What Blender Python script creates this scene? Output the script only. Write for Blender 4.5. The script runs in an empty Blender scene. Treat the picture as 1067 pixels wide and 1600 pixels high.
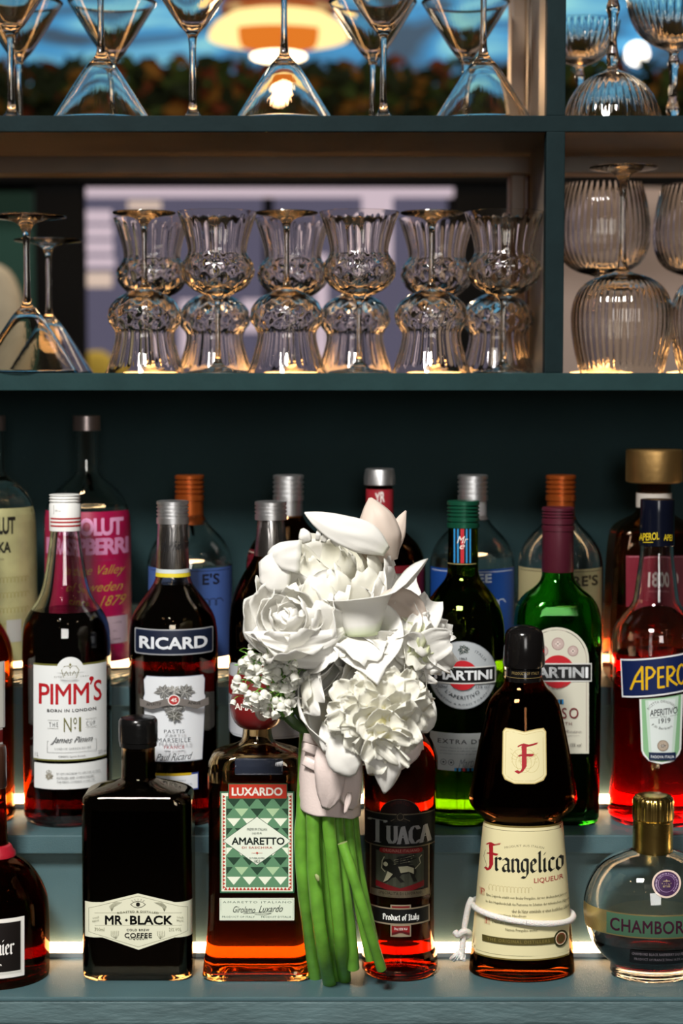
import bpy, bmesh, math, random
from math import sin, cos, pi, sqrt, radians as rad
from mathutils import Vector, Matrix, noise

S = bpy.context.scene
COL = S.collection
# ------------------------------------------------------------------ camera
F = 2800.0                      # focal length in pixels of the 1067x1600 frame
EYE = 1.40
TH = math.atan(200 / F)         # camera looks down a little
cam_d = bpy.data.cameras.new('camera'); cam = bpy.data.objects.new('camera', cam_d); COL.objects.link(cam)
cam.location = (0, 0, EYE); cam.rotation_euler = (pi / 2 - TH, 0, 0)
cam_d.sensor_fit = 'VERTICAL'; cam_d.sensor_height = 36; cam_d.lens = 36 * F / 1600
cam_d.clip_start = .05; cam_d.clip_end = 60
cam_d.dof.use_dof = True; cam_d.dof.focus_distance = 1.45; cam_d.dof.aperture_fstop = 4.5
S.camera = cam
# ------------------------------------------------------------------ world and light
w = bpy.data.worlds.new('world'); S.world = w; w.use_nodes = True
w.node_tree.nodes['Background'].inputs[0].default_value = (1.0, .80, .62, 1)
w.node_tree.nodes['Background'].inputs[1].default_value = .018
def area(name, loc, aim, size, power, col, sy=None):
    l = bpy.data.lights.new(name, 'AREA'); l.energy = power; l.color = col
    l.shape = 'RECTANGLE'; l.size = size; l.size_y = sy or size
    o = bpy.data.objects.new(name, l); COL.objects.link(o); o.location = loc
    o.rotation_euler = (Vector(aim) - Vector(loc)).to_track_quat('-Z', 'Y').to_euler(); return o
area('key_light', (-.50, -.15, EYE + 1.47), (0, 1.50, EYE - .35), .46, 88, (1, .965, .91))
area('window_behind', (.30, -1.9, EYE + .50), (.0, 1.5, EYE - .35), .7, 24, (1, .97, .93), 1.1)
def bulb(loc, power, col=(1, .72, .42), r=.03):
    l = bpy.data.lights.new('ceiling_spot', 'POINT'); l.energy = power; l.color = col; l.shadow_soft_size = r
    o = bpy.data.objects.new('ceiling_spot', l); COL.objects.link(o); o.location = loc
for i, (x, y, z) in enumerate([(-1.3, -1.2, 1.0), (-.4, -1.6, 1.1), (.6, -1.4, 1.05), (1.5, -1.0, 1.0), (-1.0, .1, 1.2), (1.1, .2, 1.2), (.25, -.6, 1.25)]):
    bulb((x, y, EYE + z), .9)
S.view_settings.view_transform = 'Standard'; S.view_settings.look = 'None'
S.view_settings.exposure = 0.0; S.view_settings.gamma = 1; S.view_settings.use_curve_mapping = False
S.cycles.max_bounces = 22; S.cycles.transmission_bounces = 20; S.cycles.glossy_bounces = 6
S.cycles.diffuse_bounces = 8; S.cycles.transparent_max_bounces = 12; S.cycles.volume_bounces = 0
S.cycles.sample_clamp_indirect = 6; S.cycles.use_denoising = True; S.cycles.blur_glossy = .3
S.cycles.caustics_reflective = False

# ------------------------------------------------------------------ helpers
def ray(px, py):
    a, b = (px - 533.5) / F, (800 - py) / F
    return Vector((a, cos(TH) + b * sin(TH), -sin(TH) + b * cos(TH)))
def at(px, py, Y):
    d = ray(px, py); return Vector((0, 0, EYE)) + d * (Y / d.y)
def scale_at(Y, z):             # pixels per metre at depth Y, world height z
    return F / (Y * cos(TH) - (z - EYE) * sin(TH))
def depth_on(py, z):            # depth where the view ray of row py meets height z
    d = ray(533.5, py); return (z - EYE) / d.z
def hx(s):
    s = s.lstrip('#'); c = [int(s[i:i + 2], 16) / 255 for i in (0, 2, 4)]
    return tuple(v / 12.92 if v <= .04045 else ((v + .055) / 1.055) ** 2.4 for v in c)
MATS = {}
def pbr(name, col, rough=.5, metal=0., var=.0, vscale=40., bump=0., bscale=200., coat=0., spec=.5, emit=None, estr=0., stretch=None, sss=0.):
    if name in MATS: return MATS[name]
    if isinstance(col, str): col = hx(col)
    m = bpy.data.materials.new(name); MATS[name] = m; m.use_nodes = True
    nt = m.node_tree; b = nt.nodes['Principled BSDF']
    b.inputs['Base Color'].default_value = (*col, 1); b.inputs['Roughness'].default_value = rough
    b.inputs['Metallic'].default_value = metal; b.inputs['Coat Weight'].default_value = coat
    b.inputs['Specular IOR Level'].default_value = spec
    if sss: b.inputs['Subsurface Weight'].default_value = sss; b.inputs['Subsurface Scale'].default_value = .004
    if emit is not None:
        b.inputs['Emission Color'].default_value = (*(hx(emit) if isinstance(emit, str) else emit), 1); b.inputs['Emission Strength'].default_value = estr
    if var or bump:
        tc = nt.nodes.new('ShaderNodeTexCoord'); src = tc.outputs['Object']
        if stretch:
            mp = nt.nodes.new('ShaderNodeMapping'); mp.inputs['Scale'].default_value = stretch
            nt.links.new(src, mp.inputs[0]); src = mp.outputs[0]
    if var:
        n = nt.nodes.new('ShaderNodeTexNoise'); n.inputs['Scale'].default_value = vscale; n.inputs['Detail'].default_value = 4
        nt.links.new(src, n.inputs['Vector'])
        r = nt.nodes.new('ShaderNodeValToRGB')
        r.color_ramp.elements[0].position = .3; r.color_ramp.elements[1].position = .7
        r.color_ramp.elements[0].color = (*[max(0, c * (1 - var)) for c in col], 1)
        r.color_ramp.elements[1].color = (*[min(1, c * (1 + var)) for c in col], 1)
        nt.links.new(n.outputs['Fac'], r.inputs[0]); nt.links.new(r.outputs[0], b.inputs['Base Color'])
    if bump:
        n2 = nt.nodes.new('ShaderNodeTexNoise'); n2.inputs['Scale'].default_value = bscale; n2.inputs['Detail'].default_value = 3
        nt.links.new(src, n2.inputs['Vector'])
        bp = nt.nodes.new('ShaderNodeBump'); bp.inputs['Strength'].default_value = bump; bp.inputs['Distance'].default_value = .001
        nt.links.new(n2.outputs['Fac'], bp.inputs['Height']); nt.links.new(bp.outputs[0], b.inputs['Normal'])
    return m
def glass(name, col=(1, 1, 1), ior=1.5, absorb=None, dens=0., rough=0.):
    if name in MATS: return MATS[name]
    m = bpy.data.materials.new(name); MATS[name] = m; m.use_nodes = True; nt = m.node_tree
    nt.nodes.remove(nt.nodes['Principled BSDF']); out = nt.nodes['Material Output']
    g = nt.nodes.new('ShaderNodeBsdfGlass'); g.inputs['Color'].default_value = (*col, 1)
    g.inputs['IOR'].default_value = ior; g.inputs['Roughness'].default_value = rough
    nt.links.new(g.outputs[0], out.inputs['Surface'])
    if dens:
        a = nt.nodes.new('ShaderNodeVolumeAbsorption'); a.inputs['Color'].default_value = (*(hx(absorb) if isinstance(absorb, str) else absorb), 1)
        a.inputs['Density'].default_value = dens; nt.links.new(a.outputs[0], out.inputs['Volume'])
    return m
def emis(name, col, strength):
    if name in MATS: return MATS[name]
    m = bpy.data.materials.new(name); MATS[name] = m; m.use_nodes = True; nt = m.node_tree
    nt.nodes.remove(nt.nodes['Principled BSDF'])
    e = nt.nodes.new('ShaderNodeEmission'); e.inputs[0].default_value = (*(hx(col) if isinstance(col, str) else col), 1); e.inputs[1].default_value = strength
    nt.links.new(e.outputs[0], nt.nodes['Material Output'].inputs['Surface']); return m
def ink(c):                     # printed ink / paper of one flat colour
    return pbr('ink_' + c, '#' + c, rough=.5, spec=.3)
def foil(c, r=.3):
    return pbr('foil_' + c, '#' + c, rough=r, metal=.9)

def mesh(name, verts, faces, mats, parent=None, smooth=True, angle=40, idx=None, loc=None):
    me = bpy.data.meshes.new(name); me.from_pydata([tuple(v) for v in verts], [], faces); me.update()
    if not isinstance(mats, (list, tuple)): mats = [mats]
    for m in mats: me.materials.append(m)
    if idx: me.polygons.foreach_set('material_index', idx)
    if smooth:
        me.polygons.foreach_set('use_smooth', [True] * len(me.polygons))
        me.set_sharp_from_angle(angle=rad(angle))
    o = bpy.data.objects.new(name, me); COL.objects.link(o)
    if parent: o.parent = parent
    if loc: o.location = loc
    return o
def empty(name, loc, label, cat, group=None, rz=0):
    o = bpy.data.objects.new(name, None); o.empty_display_size = .03; COL.objects.link(o); o.location = loc; o.rotation_euler = (0, 0, rz)
    o['label'] = label; o['category'] = cat
    if group: o['group'] = group
    return o
def tag(o, label=None, cat=None, group=None, kind=None):
    if label: o['label'] = label
    if cat: o['category'] = cat
    if group: o['group'] = group
    if kind: o['kind'] = kind
    return o
def copy_tree(o, parent=None):
    c = o.copy(); COL.objects.link(c)
    if parent: c.parent = parent
    for ch in list(o.children): copy_tree(ch, c)
    return c
def box(name, x0, x1, y0, y1, z0, z1, mat, parent=None, bev=.0):
    bm = bmesh.new(); bmesh.ops.create_cube(bm, size=1)
    for v in bm.verts:
        v.co = Vector(((x0 + x1) / 2 + v.co.x * (x1 - x0), (y0 + y1) / 2 + v.co.y * (y1 - y0), (z0 + z1) / 2 + v.co.z * (z1 - z0)))
    if bev: bmesh.ops.bevel(bm, geom=bm.edges[:], offset=bev, segments=2, affect='EDGES', profile=.7)
    me = bpy.data.meshes.new(name); bm.to_mesh(me); bm.free(); me.materials.append(mat)
    o = bpy.data.objects.new(name, me); COL.objects.link(o)
    if parent: o.parent = parent
    return o
# ---- lofts: a ring is (z, hx, hy, cx, cy): half sizes and elliptical corner radii
KA, KF = 9, 3
def ring(e):
    z, a, b, ca, cb = e
    P = []
    q = [(1, 1, 0), (-1, 1, 90), (-1, -1, 180), (1, -1, 270)]
    for k, (sx, sy, st) in enumerate(q):
        for i in range(KA + 1):
            t = rad(st + 90 * i / KA); P.append((sx * (a - ca) + ca * cos(t), sy * (b - cb) + cb * sin(t), z))
        # flat run to next corner
        sx2, sy2, st2 = q[(k + 1) % 4]; t = rad(st2)
        e2 = (sx2 * (a - ca) + ca * cos(t), sy2 * (b - cb) + cb * sin(t), z); l = P[-1]
        for j in range(1, KF + 1):
            f = j / (KF + 1); f = (.04, .5, .96)[j - 1]
            P.append((l[0] + (e2[0] - l[0]) * f, l[1] + (e2[1] - l[1]) * f, z))
    return P
NR = 4 * (KA + 1 + KF)
def lathe_ring(e, n, rib=0, amp=0.):
    z, a, b = e[0], e[1], e[2]
    return [(a * (1 + amp * cos(rib * 2 * pi * i / n)) * cos(2 * pi * i / n), b * (1 + amp * cos(rib * 2 * pi * i / n)) * sin(2 * pi * i / n), z) for i in range(n)]
def loft_geo(rings, close0=True, close1=True, flip=False, base=0):
    n = len(rings[0]); V = [p for r in rings for p in r]; Fc = []
    for k in range(len(rings) - 1):
        for i in range(n):
            j = (i + 1) % n
            f = (base + k * n + i, base + k * n + j, base + (k + 1) * n + j, base + (k + 1) * n + i)
            Fc.append(f[::-1] if flip else f)
    if close0:
        f = tuple(base + i for i in range(n)); Fc.append(f if flip else f[::-1])
    if close1:
        f = tuple(base + (len(rings) - 1) * n + i for i in range(n)); Fc.append(f[::-1] if flip else f)
    return V, Fc
def chaikin(P, it=2):
    for _ in range(it):
        Q = [P[0]]
        for a, b in zip(P, P[1:]):
            if max(abs(x - y) for x, y in zip(a, b)) < 1e-7: Q.append(a); continue
            Q.append(tuple(x * .75 + y * .25 for x, y in zip(a, b))); Q.append(tuple(x * .25 + y * .75 for x, y in zip(a, b)))
        Q.append(P[-1]); P = Q
    return P
def dedupe(P, eps=2e-5):
    Q = [P[0]]
    for p in P[1:]:
        if max(abs(a - b) for a, b in zip(p, Q[-1])) > eps: Q.append(p)
    return Q
def lathe(name, prof, mat, parent=None, n=40, rib=0, amp=0., angle=40, close=True, mats=None, zi=None):
    """prof: [(r, z)] bottom to top (any closed outline works with close=False)."""
    rings = [lathe_ring((z, max(r, 1e-5), max(r, 1e-5)), n, rib, amp) for r, z in prof]
    V, Fc = loft_geo(rings, close, close)
    idx = None
    if zi: idx = [zi((V[f[0]][2] + V[f[2 if len(f) > 2 else 0]][2]) / 2) for f in Fc]
    return mesh(name, V, Fc, mats or mat, parent, angle=angle, idx=idx)
def tube(name, pts, radii, mat, parent=None, n=10, sub=4, wob=0., seed=0, caps=True):
    pts = [Vector(p) for p in pts]
    if not isinstance(radii, (list, tuple)): radii = [radii] * len(pts)
    P, R = [], []
    for i in range(len(pts) - 1):
        p0 = pts[max(i - 1, 0)]; p1 = pts[i]; p2 = pts[i + 1]; p3 = pts[min(i + 2, len(pts) - 1)]
        for k in range(sub):
            t = k / sub; t2 = t * t; t3 = t2 * t
            P.append(.5 * ((2 * p1) + (-p0 + p2) * t + (2 * p0 - 5 * p1 + 4 * p2 - p3) * t2 + (-p0 + 3 * p1 - 3 * p2 + p3) * t3))
            R.append(radii[i] * (1 - t) + radii[i + 1] * t)
    P.append(pts[-1]); R.append(radii[-1])
    rings = []; ref = None
    for i, p in enumerate(P):
        d = (P[min(i + 1, len(P) - 1)] - P[max(i - 1, 0)]).normalized()
        if ref is None: ref = d.orthogonal().normalized()
        ref = (ref - d * ref.dot(d)).normalized(); bn = d.cross(ref)
        r = R[i] * (1 + wob * noise.noise(p * 60 + Vector((seed, 0, 0))))
        rings.append([tuple(p + (ref * cos(2 * pi * k / n) + bn * sin(2 * pi * k / n)) * r) for k in range(n)])
    V, Fc = loft_geo(rings, caps, caps)
    return mesh(name, V, Fc, mat, parent)

# ------------------------------------------------------------------ print: vector lettering mapped on real surfaces
_tc = {}
def text_tris(body, bold=0., space=1., res=3, shear=0.):
    k = (body, bold, space, res, shear)
    if k in _tc: return _tc[k]
    c = bpy.data.curves.new('t', 'FONT'); c.body = body; c.space_character = space; c.resolution_u = res; c.shear = shear
    o = bpy.data.objects.new('t', c); me = o.to_mesh(); me.calc_loop_triangles()
    vs = [(v.co.x, v.co.y) for v in me.vertices]
    T = [[vs[i] for i in t.vertices] for t in me.loop_triangles]
    if bold > 0:                # embolden: thick strokes along the outline edges
        cnt = {}
        for t in me.loop_triangles:
            for a, b in ((0, 1), (1, 2), (2, 0)):
                k_ = tuple(sorted((t.vertices[a], t.vertices[b]))); cnt[k_] = cnt.get(k_, 0) + 1
        w_ = bold * .9
        for (a, b), n in cnt.items():
            if n != 1: continue
            (ax, ay), (bx, by) = vs[a], vs[b]; dx, dy = bx - ax, by - ay; l = math.hypot(dx, dy)
            if l < 1e-6: continue
            dx, dy = dx / l * w_, dy / l * w_; ex, ey = dx * .5, dy * .5
            q = [(ax - ex - dy, ay - ey + dx), (bx + ex - dy, by + ey + dx), (bx + ex + dy, by + ey - dx), (ax - ex + dy, ay - ey - dx)]
            T += [[q[0], q[1], q[2]], [q[0], q[2], q[3]]]
    o.to_mesh_clear(); bpy.data.objects.remove(o); bpy.data.curves.remove(c)
    xs = [p[0] for t in T for p in t]; ys = [p[1] for t in T for p in t]
    x0, x1, y0, y1 = min(xs), max(xs), min(ys), max(ys)
    T = [[((p[0] - x0) / (x1 - x0), (p[1] - y0) / (y1 - y0)) for p in t] for t in T]
    _tc[k] = T; return T
def clip_strip(poly, a, b):
    for (lim, sgn) in ((a, 1), (b, -1)):
        out = []; n = len(poly)
        for i in range(n):
            p, q = poly[i], poly[(i + 1) % n]
            dp, dq = sgn * (p[0] - lim), sgn * (q[0] - lim)
            if dp >= 0: out.append(p)
            if (dp > 0 > dq) or (dp < 0 < dq):
                t = dp / (dp - dq); out.append((lim, p[1] + (q[1] - p[1]) * t))
        poly = out
        if len(poly) < 3: return None
    return poly
def ear(poly):                  # triangulate a simple polygon
    from mathutils.geometry import tessellate_polygon
    return [[poly[i] for i in t] for t in tessellate_polygon([[Vector((p[0], p[1], 0)) for p in poly]])]
class Print:
    """2D artwork in photo-like pixel units (x right, y down), later bent onto the bottle."""
    def __init__(s): s.items = []; s.lay = 0; s.mats = []
    def mat(s, m):
        if isinstance(m, str): m = ink(m)
        if m not in s.mats: s.mats.append(m)
        return s.mats.index(m)
    def tri(s, T, m, lay=None):
        s.items.append((T, s.mat(m), s.lay if lay is None else lay))
    def poly(s, pts, m, up=True):
        if up: s.lay += 1
        s.tri(ear(pts), m)
    def rect(s, x0, y0, x1, y1, m, r=0, up=True):
        if r:
            P = []
            for cx_, cy_, st in ((x1 - r, y0 + r, -90), (x1 - r, y1 - r, 0), (x0 + r, y1 - r, 90), (x0 + r, y0 + r, 180)):
                for i in range(6):
                    t = rad(st + 18 * i); P.append((cx_ + r * cos(t), cy_ + r * sin(t)))
        else: P = [(x0, y0), (x1, y0), (x1, y1), (x0, y1)]
        s.poly(P, m, up)
    def circ(s, x, y, r, m, ry=None, n=36, up=True):
        s.poly([(x + r * cos(2 * pi * i / n), y + (ry or r) * sin(2 * pi * i / n)) for i in range(n)], m, up)
    def line(s, pts, wd, m, closed=False, up=False):
        if up: s.lay += 1
        T = []; pts = list(pts)
        if closed: pts.append(pts[0])
        for (a, b) in zip(pts, pts[1:]):
            dx, dy = b[0] - a[0], b[1] - a[1]; l = math.hypot(dx, dy) or 1
            nx, ny = -dy / l * wd / 2, dx / l * wd / 2; ex, ey = dx / l * wd * .25, dy / l * wd * .25
            q = [(a[0] + nx - ex, a[1] + ny - ey), (b[0] + nx + ex, b[1] + ny + ey), (b[0] - nx + ex, b[1] - ny + ey), (a[0] - nx - ex, a[1] - ny - ey)]
            T += [[q[0], q[1], q[2]], [q[0], q[2], q[3]]]
        s.tri(T, m)
    def ringl(s, x, y, r, wd, m, ry=None, a0=0, a1=360, n=40):
        s.line([(x + r * cos(rad(a0 + (a1 - a0) * i / n)), y + (ry or r) * sin(rad(a0 + (a1 - a0) * i / n))) for i in range(n + 1)], wd, m)
    def rectl(s, x0, y0, x1, y1, wd, m): s.line([(x0, y0), (x1, y0), (x1, y1), (x0, y1)], wd, m, True)
    def text(s, t, x0, y0, x1, y1, m, bold=0., space=1., arc=0., skew=0., res=3, shear=0., up=True):
        """fit the words to the box; arc lifts the middle by that many units, skew shears the baseline"""
        if up: s.lay += 1
        T = []
        for tr in text_tris(t, bold, space, res, shear):
            q = []
            for (u, v) in tr:
                x = x0 + u * (x1 - x0); y = y1 - v * (y1 - y0) - arc * (1 - (2 * u - 1) ** 2) + skew * (u - .5)
                q.append((x, y))
            T.append(q)
        s.tri(T, m)
    def arctext(s, t, cx_, cy_, r, a0, a1, h, m, bold=0., inward=False, res=2):
        s.lay += 1; T = []
        for tr in text_tris(t, bold, 1.1, res):
            q = []
            for (u, v) in tr:
                a = rad(a0 + (a1 - a0) * u); rr = r + (v * h if not inward else -v * h)
                q.append((cx_ + rr * cos(a), cy_ + rr * sin(a)))
            T.append(q)
        s.tri(T, m)
    def nib(s, strokes, x0, y0, x1, y1, wd, m, ang=38, dims=None):
        """broad-nib lettering: strokes in unit space (y up) with the pen held at ang"""
        s.lay += 1
        nx, ny = cos(rad(ang)) * wd / 2, -sin(rad(ang)) * wd / 2; T = []
        for st in strokes:
            P = [(x0 + u * (x1 - x0), y1 - v * (y1 - y0)) for u, v in st]
            for a, b in zip(P, P[1:]):
                q = [(a[0] - nx, a[1] - ny), (a[0] + nx, a[1] + ny), (b[0] + nx, b[1] + ny), (b[0] - nx, b[1] - ny)]
                T += [[q[0], q[1], q[2]], [q[0], q[2], q[3]]]
            s.line(P, wd * .22, m)
        s.tri(T, m)
    def scribble(s, x0, y0, x1, y1, m, wd=.5, seed=1, n=9):
        rnd = random.Random(seed); P = []
        for i in range(n * 6 + 1):
            t = i / (n * 6); a = i / 6 * 2 * pi
            h = (.35 + .6 * rnd.random()) if i % 6 == 0 else .4
            P.append((x0 + t * (x1 - x0) + cos(a) * (x1 - x0) / n * .35, (y0 + y1) / 2 + sin(a) * (y1 - y0) * h * .8))
        s.line(P, wd, m)
    def build(s, name, surf, xs, parent, off0=.00010, step=.00005, ys=None):
        """surf(px, py, off) -> local point; xs: column cuts in px"""
        V, Fc, I = [], [], []
        for T, mi, lay in s.items:
            off = off0 + step * lay
            for t in T:
                x_min = min(p[0] for p in t); x_max = max(p[0] for p in t)
                if x_max - x_min < 1e-6: continue
                a = (t[1][0] - t[0][0]) * (t[2][1] - t[0][1]) - (t[1][1] - t[0][1]) * (t[2][0] - t[0][0])
                if abs(a) < 1e-9: continue
                if a > 0: t = [t[0], t[2], t[1]]      # y is down
                for x0, x1 in zip(xs, xs[1:]):
                    if x1 <= x_min or x0 >= x_max: continue
                    q = clip_strip(t, x0, x1)
                    if not q: continue
                    if not ys: parts = [q]
                    else:
                        parts = []; qs = [(p[1], p[0]) for p in q]; lo = min(p[0] for p in qs); hi = max(p[0] for p in qs)
                        for y0, y1 in zip(ys, ys[1:]):
                            if y1 <= lo or y0 >= hi: continue
                            r = clip_strip(qs, y0, y1)
                            if r: parts.append([(p[1], p[0]) for p in r])
                    for q in parts:
                        b = len(V); V += [tuple(surf(p[0], p[1], off)) for p in q]
                        Fc.append(tuple(range(b, b + len(q)))); I.append(mi)
        return mesh(name, V, Fc, s.mats, parent, smooth=False, idx=I)

# ------------------------------------------------------------------ bottles
GLASS = lambda: glass('clear_glass', (.985, .99, .985))
class Bottle:
    def __init__(s, name, label, cx, py, Y, zb, group=None, cat='bottle'):
        """cx is the centre column of the bottle in the photo at row py, Y its depth, zb the shelf height"""
        p = at(cx, py, Y); s.X, s.Y, s.zb = p.x, Y, zb
        s.root = empty(name, (p.x, Y, zb), label, cat, group)
    def z(s, py, Y=None): return at(533.5, py, Y or s.Y).z - s.zb
    def w(s, hw, py, Y=None): return hw / scale_at(Y or s.Y, s.z(py, Y) + s.zb)
    def R(s, py, hw): z_ = s.z(py); r = s.w(hw, py); return (z_, r, r, r, r)
    def Q(s, py, hw, hy, rc):   # rounded rectangle section
        z_ = s.z(py); a = s.w(hw, py); return (z_, a, hy, min(rc, a), min(rc, hy))
    def E(s, py, hw, hy): z_ = s.z(py); a = s.w(hw, py); return (z_, a, hy, a, hy)
    def body(s, prof, gm, lm=None, fill=None, wall=.0022, base=.0045, smooth=2, name='glass_body', punt=.003):
        """prof top of shelf upwards; first entry is the widest base ring (its z is replaced)."""
        b0 = prof[0]
        def sc(e, f, z): return (z, e[1] * f, e[2] * f, e[3] * f, e[4] * f)
        P = chaikin([sc(b0, .93, 0.0), sc(b0, .985, .0016), sc(b0, 1, .005)] + [p for p in prof[1:]], smooth)
        P = dedupe(P)
        s.P = P
        foot = [sc(b0, .30, punt), sc(b0, .62, punt * .8), sc(b0, .82, .0004)]
        outer = foot + P
        inner = []
        for i, p in enumerate(P):
            a = P[max(i - 1, 0)]; c = P[min(i + 1, len(P) - 1)]
            dz, dr = c[0] - a[0], c[1] - a[1]; l = math.hypot(dz, dr) or 1
            nr, nz = dz / l, -dr / l
            z = p[0] - wall * nz
            if z < base: continue
            d = wall * nr
            inner.append((z, max(p[1] - d, .002), max(p[2] - d, .002), max(p[3] - d * .9, .0015), max(p[4] - d * .9, .0015)))
        mono = [inner[0]]
        for q in inner[1:]:
            if q[0] > mono[-1][0] + 1e-5: mono.append(q)
        inner = mono
        e0 = inner[0]; inner = [sc(e0, .5, base - .0012), sc(e0, .9, base - .0008), sc(e0, .985, base + .0006)] + inner[1:]
        # shell
        Vo, Fo = loft_geo([ring(e) for e in outer], True, False)
        Vi, Fi = loft_geo([ring(e) for e in inner], True, False, True, len(Vo))
        n = NR; a = len(Vo) - n; b = len(Vo) + len(Vi) - n
        top = [(a + i, a + (i + 1) % n, b + (i + 1) % n, b + i) for i in range(n)]
        mesh(name, Vo + Vi, Fo + Fi + top, gm, s.root, angle=50)
        if lm:
            fz = s.z(fill); g = .00012
            L = [(z_, a_ + g, b_ + g, c_ + g, d_ + g) for (z_, a_, b_, c_, d_) in inner if z_ < fz]
            if L[-1][0] < fz - 1e-4:
                nx = [e for e in inner if e[0] >= fz][0]; t = (fz - L[-1][0]) / max(1e-6, nx[0] + 0 - L[-1][0])
                L.append(tuple([fz] + [L[-1][k] * (1 - t) + (nx[k] + g) * t for k in range(1, 5)]))
            L[0] = (L[0][0] - g,) + L[0][1:]
            V, Fc = loft_geo([ring(e) for e in L]); mesh('liquid', V, Fc, lm, s.root, angle=50)
        return s
    def sect(s, z):
        P = s.P
        for a, b in zip(P, P[1:]):
            if a[0] <= z <= b[0] and b[0] > a[0]:
                t = (z - a[0]) / (b[0] - a[0]); return tuple(a[k] * (1 - t) + b[k] * t for k in range(1, 5))
        return (P[-1] if z > P[-1][0] else P[0])[1:]
    def front(s, X, z):
        a, b, ca, cb = s.sect(z); u = abs(X) - (a - ca)
        if u <= 0: return -b
        u = min(u / ca, .9995); return -(b - cb) - cb * sqrt(1 - u * u)
    def surf(s, px, py, off):
        z = s.z(py, s.Y - s.sect(s.z(py))[1]); z = s.z(py, s.Y - s.sect(z)[1])
        d = ray(px, py); X = 0.; yy = s.Y - s.sect(z)[1]
        for _ in range(4):
            k = scale_at(yy, z + s.zb); X = (px - 533.5) / k - s.X
            a = s.sect(z)[0]; X = max(-a * .999, min(a * .999, X)); yy = s.Y + s.front(X, z)
        a, b, ca, cb = s.sect(z); u = abs(X) - (a - ca)
        nx, ny = 0., -1.
        if u > 0:
            nx = (u / ca) / ca * (1 if X > 0 else -1); ny = -sqrt(max(0, 1 - (u / ca) ** 2)) / cb
            l = math.hypot(nx, ny); nx, ny = nx / l, ny / l
        return (X + nx * off, s.front(X, z) + ny * off, z)
    def cols(s, x0, x1, py, step=2.2):
        # finer cuts where the surface turns away
        z = s.z(py); a, b, ca, cb = s.sect(z); k = scale_at(s.Y, z + s.zb); c = (s.X) * k + 533.5; h = a * k
        xs = sorted({x0 - 1, x1 + 1} | {c + h * sin(rad(t)) for t in [i * step for i in range(int(-90 / step), int(90 / step) + 1)] if x0 - 1 < c + h * sin(rad(t)) < x1 + 1})
        return xs
    def label(s, pr, x0, x1, py, name='label', note=None, off0=.0001, step=2.2, ys=None):
        if not ys:
            yy = [p[1] for T, _, _ in pr.items for t in T for p in t]; a, b = min(yy), max(yy)
            rr = [s.sect(s.z(a + (b - a) * k / 6))[1] for k in range(7)]
            if max(rr) - min(rr) > .00015:
                n = max(2, int((b - a) / 12)); ys = [a - 1 + (b - a + 2) * k / n for k in range(n + 1)]
        o = pr.build(name, s.surf, s.cols(x0, x1, py, step), s.root, off0=off0, ys=ys)
        if note: o['label'] = note
        return o
    def cap(s, prof, mat, name='cap', n=48, rib=0, amp=0., **k):
        """prof: [(py, hw)] bottom to top"""
        return lathe(name, [(s.w(h, p), s.z(p)) for p, h in prof], mat, s.root, n=n, rib=rib, amp=amp, **k)
def screw(y0, y1, hw, grooves=(.18, .3, .42, .54), g=1.1, lip=True):
    """screw-cap outline from bottom row y1 to top row y0, with ring grooves"""
    h = y1 - y0; P = [(y1, hw * .96), (y1 - .4, hw)]
    for t in sorted(grooves, reverse=True):
        y = y0 + h * t; P += [(y + h * .05, hw), (y + h * .025, hw - g * 1.5), (y - h * .025, hw - g * 1.5), (y - h * .05, hw)]
    P += [(y0 + 1.5, hw), (y0 + .4, hw - 1), (y0, hw - 3), (y0, .1)]
    return P
# ------------------------------------------------------------------ shelving and the stepped display
Z1, Z2, Z3 = EYE - .4955, EYE - .3873, EYE - .2761
ZS1, ZS2 = EYE + .0098, EYE + .2351
XL, XR = -.62, .62
PAINT = pbr('teal_paint', (.060, .118, .132), rough=.45, var=.10, vscale=14, bump=.25, bscale=900)
PAINT_SHADE = pbr('teal_paint_shaded', (.0125, .034, .038), rough=.7, var=.15, vscale=9, bump=.3, bscale=700, spec=.15)  # matt copy of the teal, darkened for light falling off towards the back
PAINT_EDGE = pbr('teal_brushed_edge', (.085, .14, .15), rough=.5, var=.22, vscale=60, bump=1.0, bscale=260, stretch=(.25, 1, 1))
ALU = pbr('aluminium', (.55, .56, .57), rough=.35, metal=.9, bump=.1)
LEDM = emis('led_diffuser', (1, .64, .34), 17)
LEDA = emis('led_amber', (1, .50, .18), 15)

def step_unit(n, zt, y0, y1, yriser, ztop, thick, label):
    r = empty('display_step', (0, y0, zt), label, 'shelf')
    def b(nm, *a, bev=0): return box(nm, a[0], a[1], a[2] - y0, a[3] - y0, a[4] - zt, a[5] - zt, a[6], r, bev)
    b('tread', XL, XR, y0, yriser + .012, zt - thick, zt, PAINT, bev=.0012)
    b('riser', XL, XR, yriser, yriser + .012, zt, ztop, PAINT)
    b('led_channel', XL, XR, y1 - .004, yriser, zt, zt + .0045, ALU, bev=.0004)
    # diffuser: small wedge, sloped face forwards and up
    yb = yriser - y0; ya = y1 - y0 - .003
    V = [(x, y, z) for x in (XL, XR) for (y, z) in ((ya, .0046), (yb, .0046), (yb, .0104), (ya + .0015, .0084))]
    mesh('led_diffuser', V, [(0, 4, 7, 3), (3, 7, 6, 2), (1, 2, 6, 5), (0, 1, 5, 4), (0, 3, 2, 1), (4, 5, 6, 7)], LEDM, r, smooth=False)
    return r
step_unit(1, Z1, 1.42, 1.524, 1.531, Z2 - .0161, .0035, 'lowest teal shelf step with the bouquet and front bottles on it')
box('front_edge', XL, XR, 0, .02, -.0225, -.0036, PAINT_EDGE, bpy.data.objects['display_step'], .0015)
step_unit(2, Z2, 1.518, 1.621, 1.628, Z3 - .0181, .016, 'middle teal shelf step lit by a light strip under the screw-cap bottles')
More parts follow.
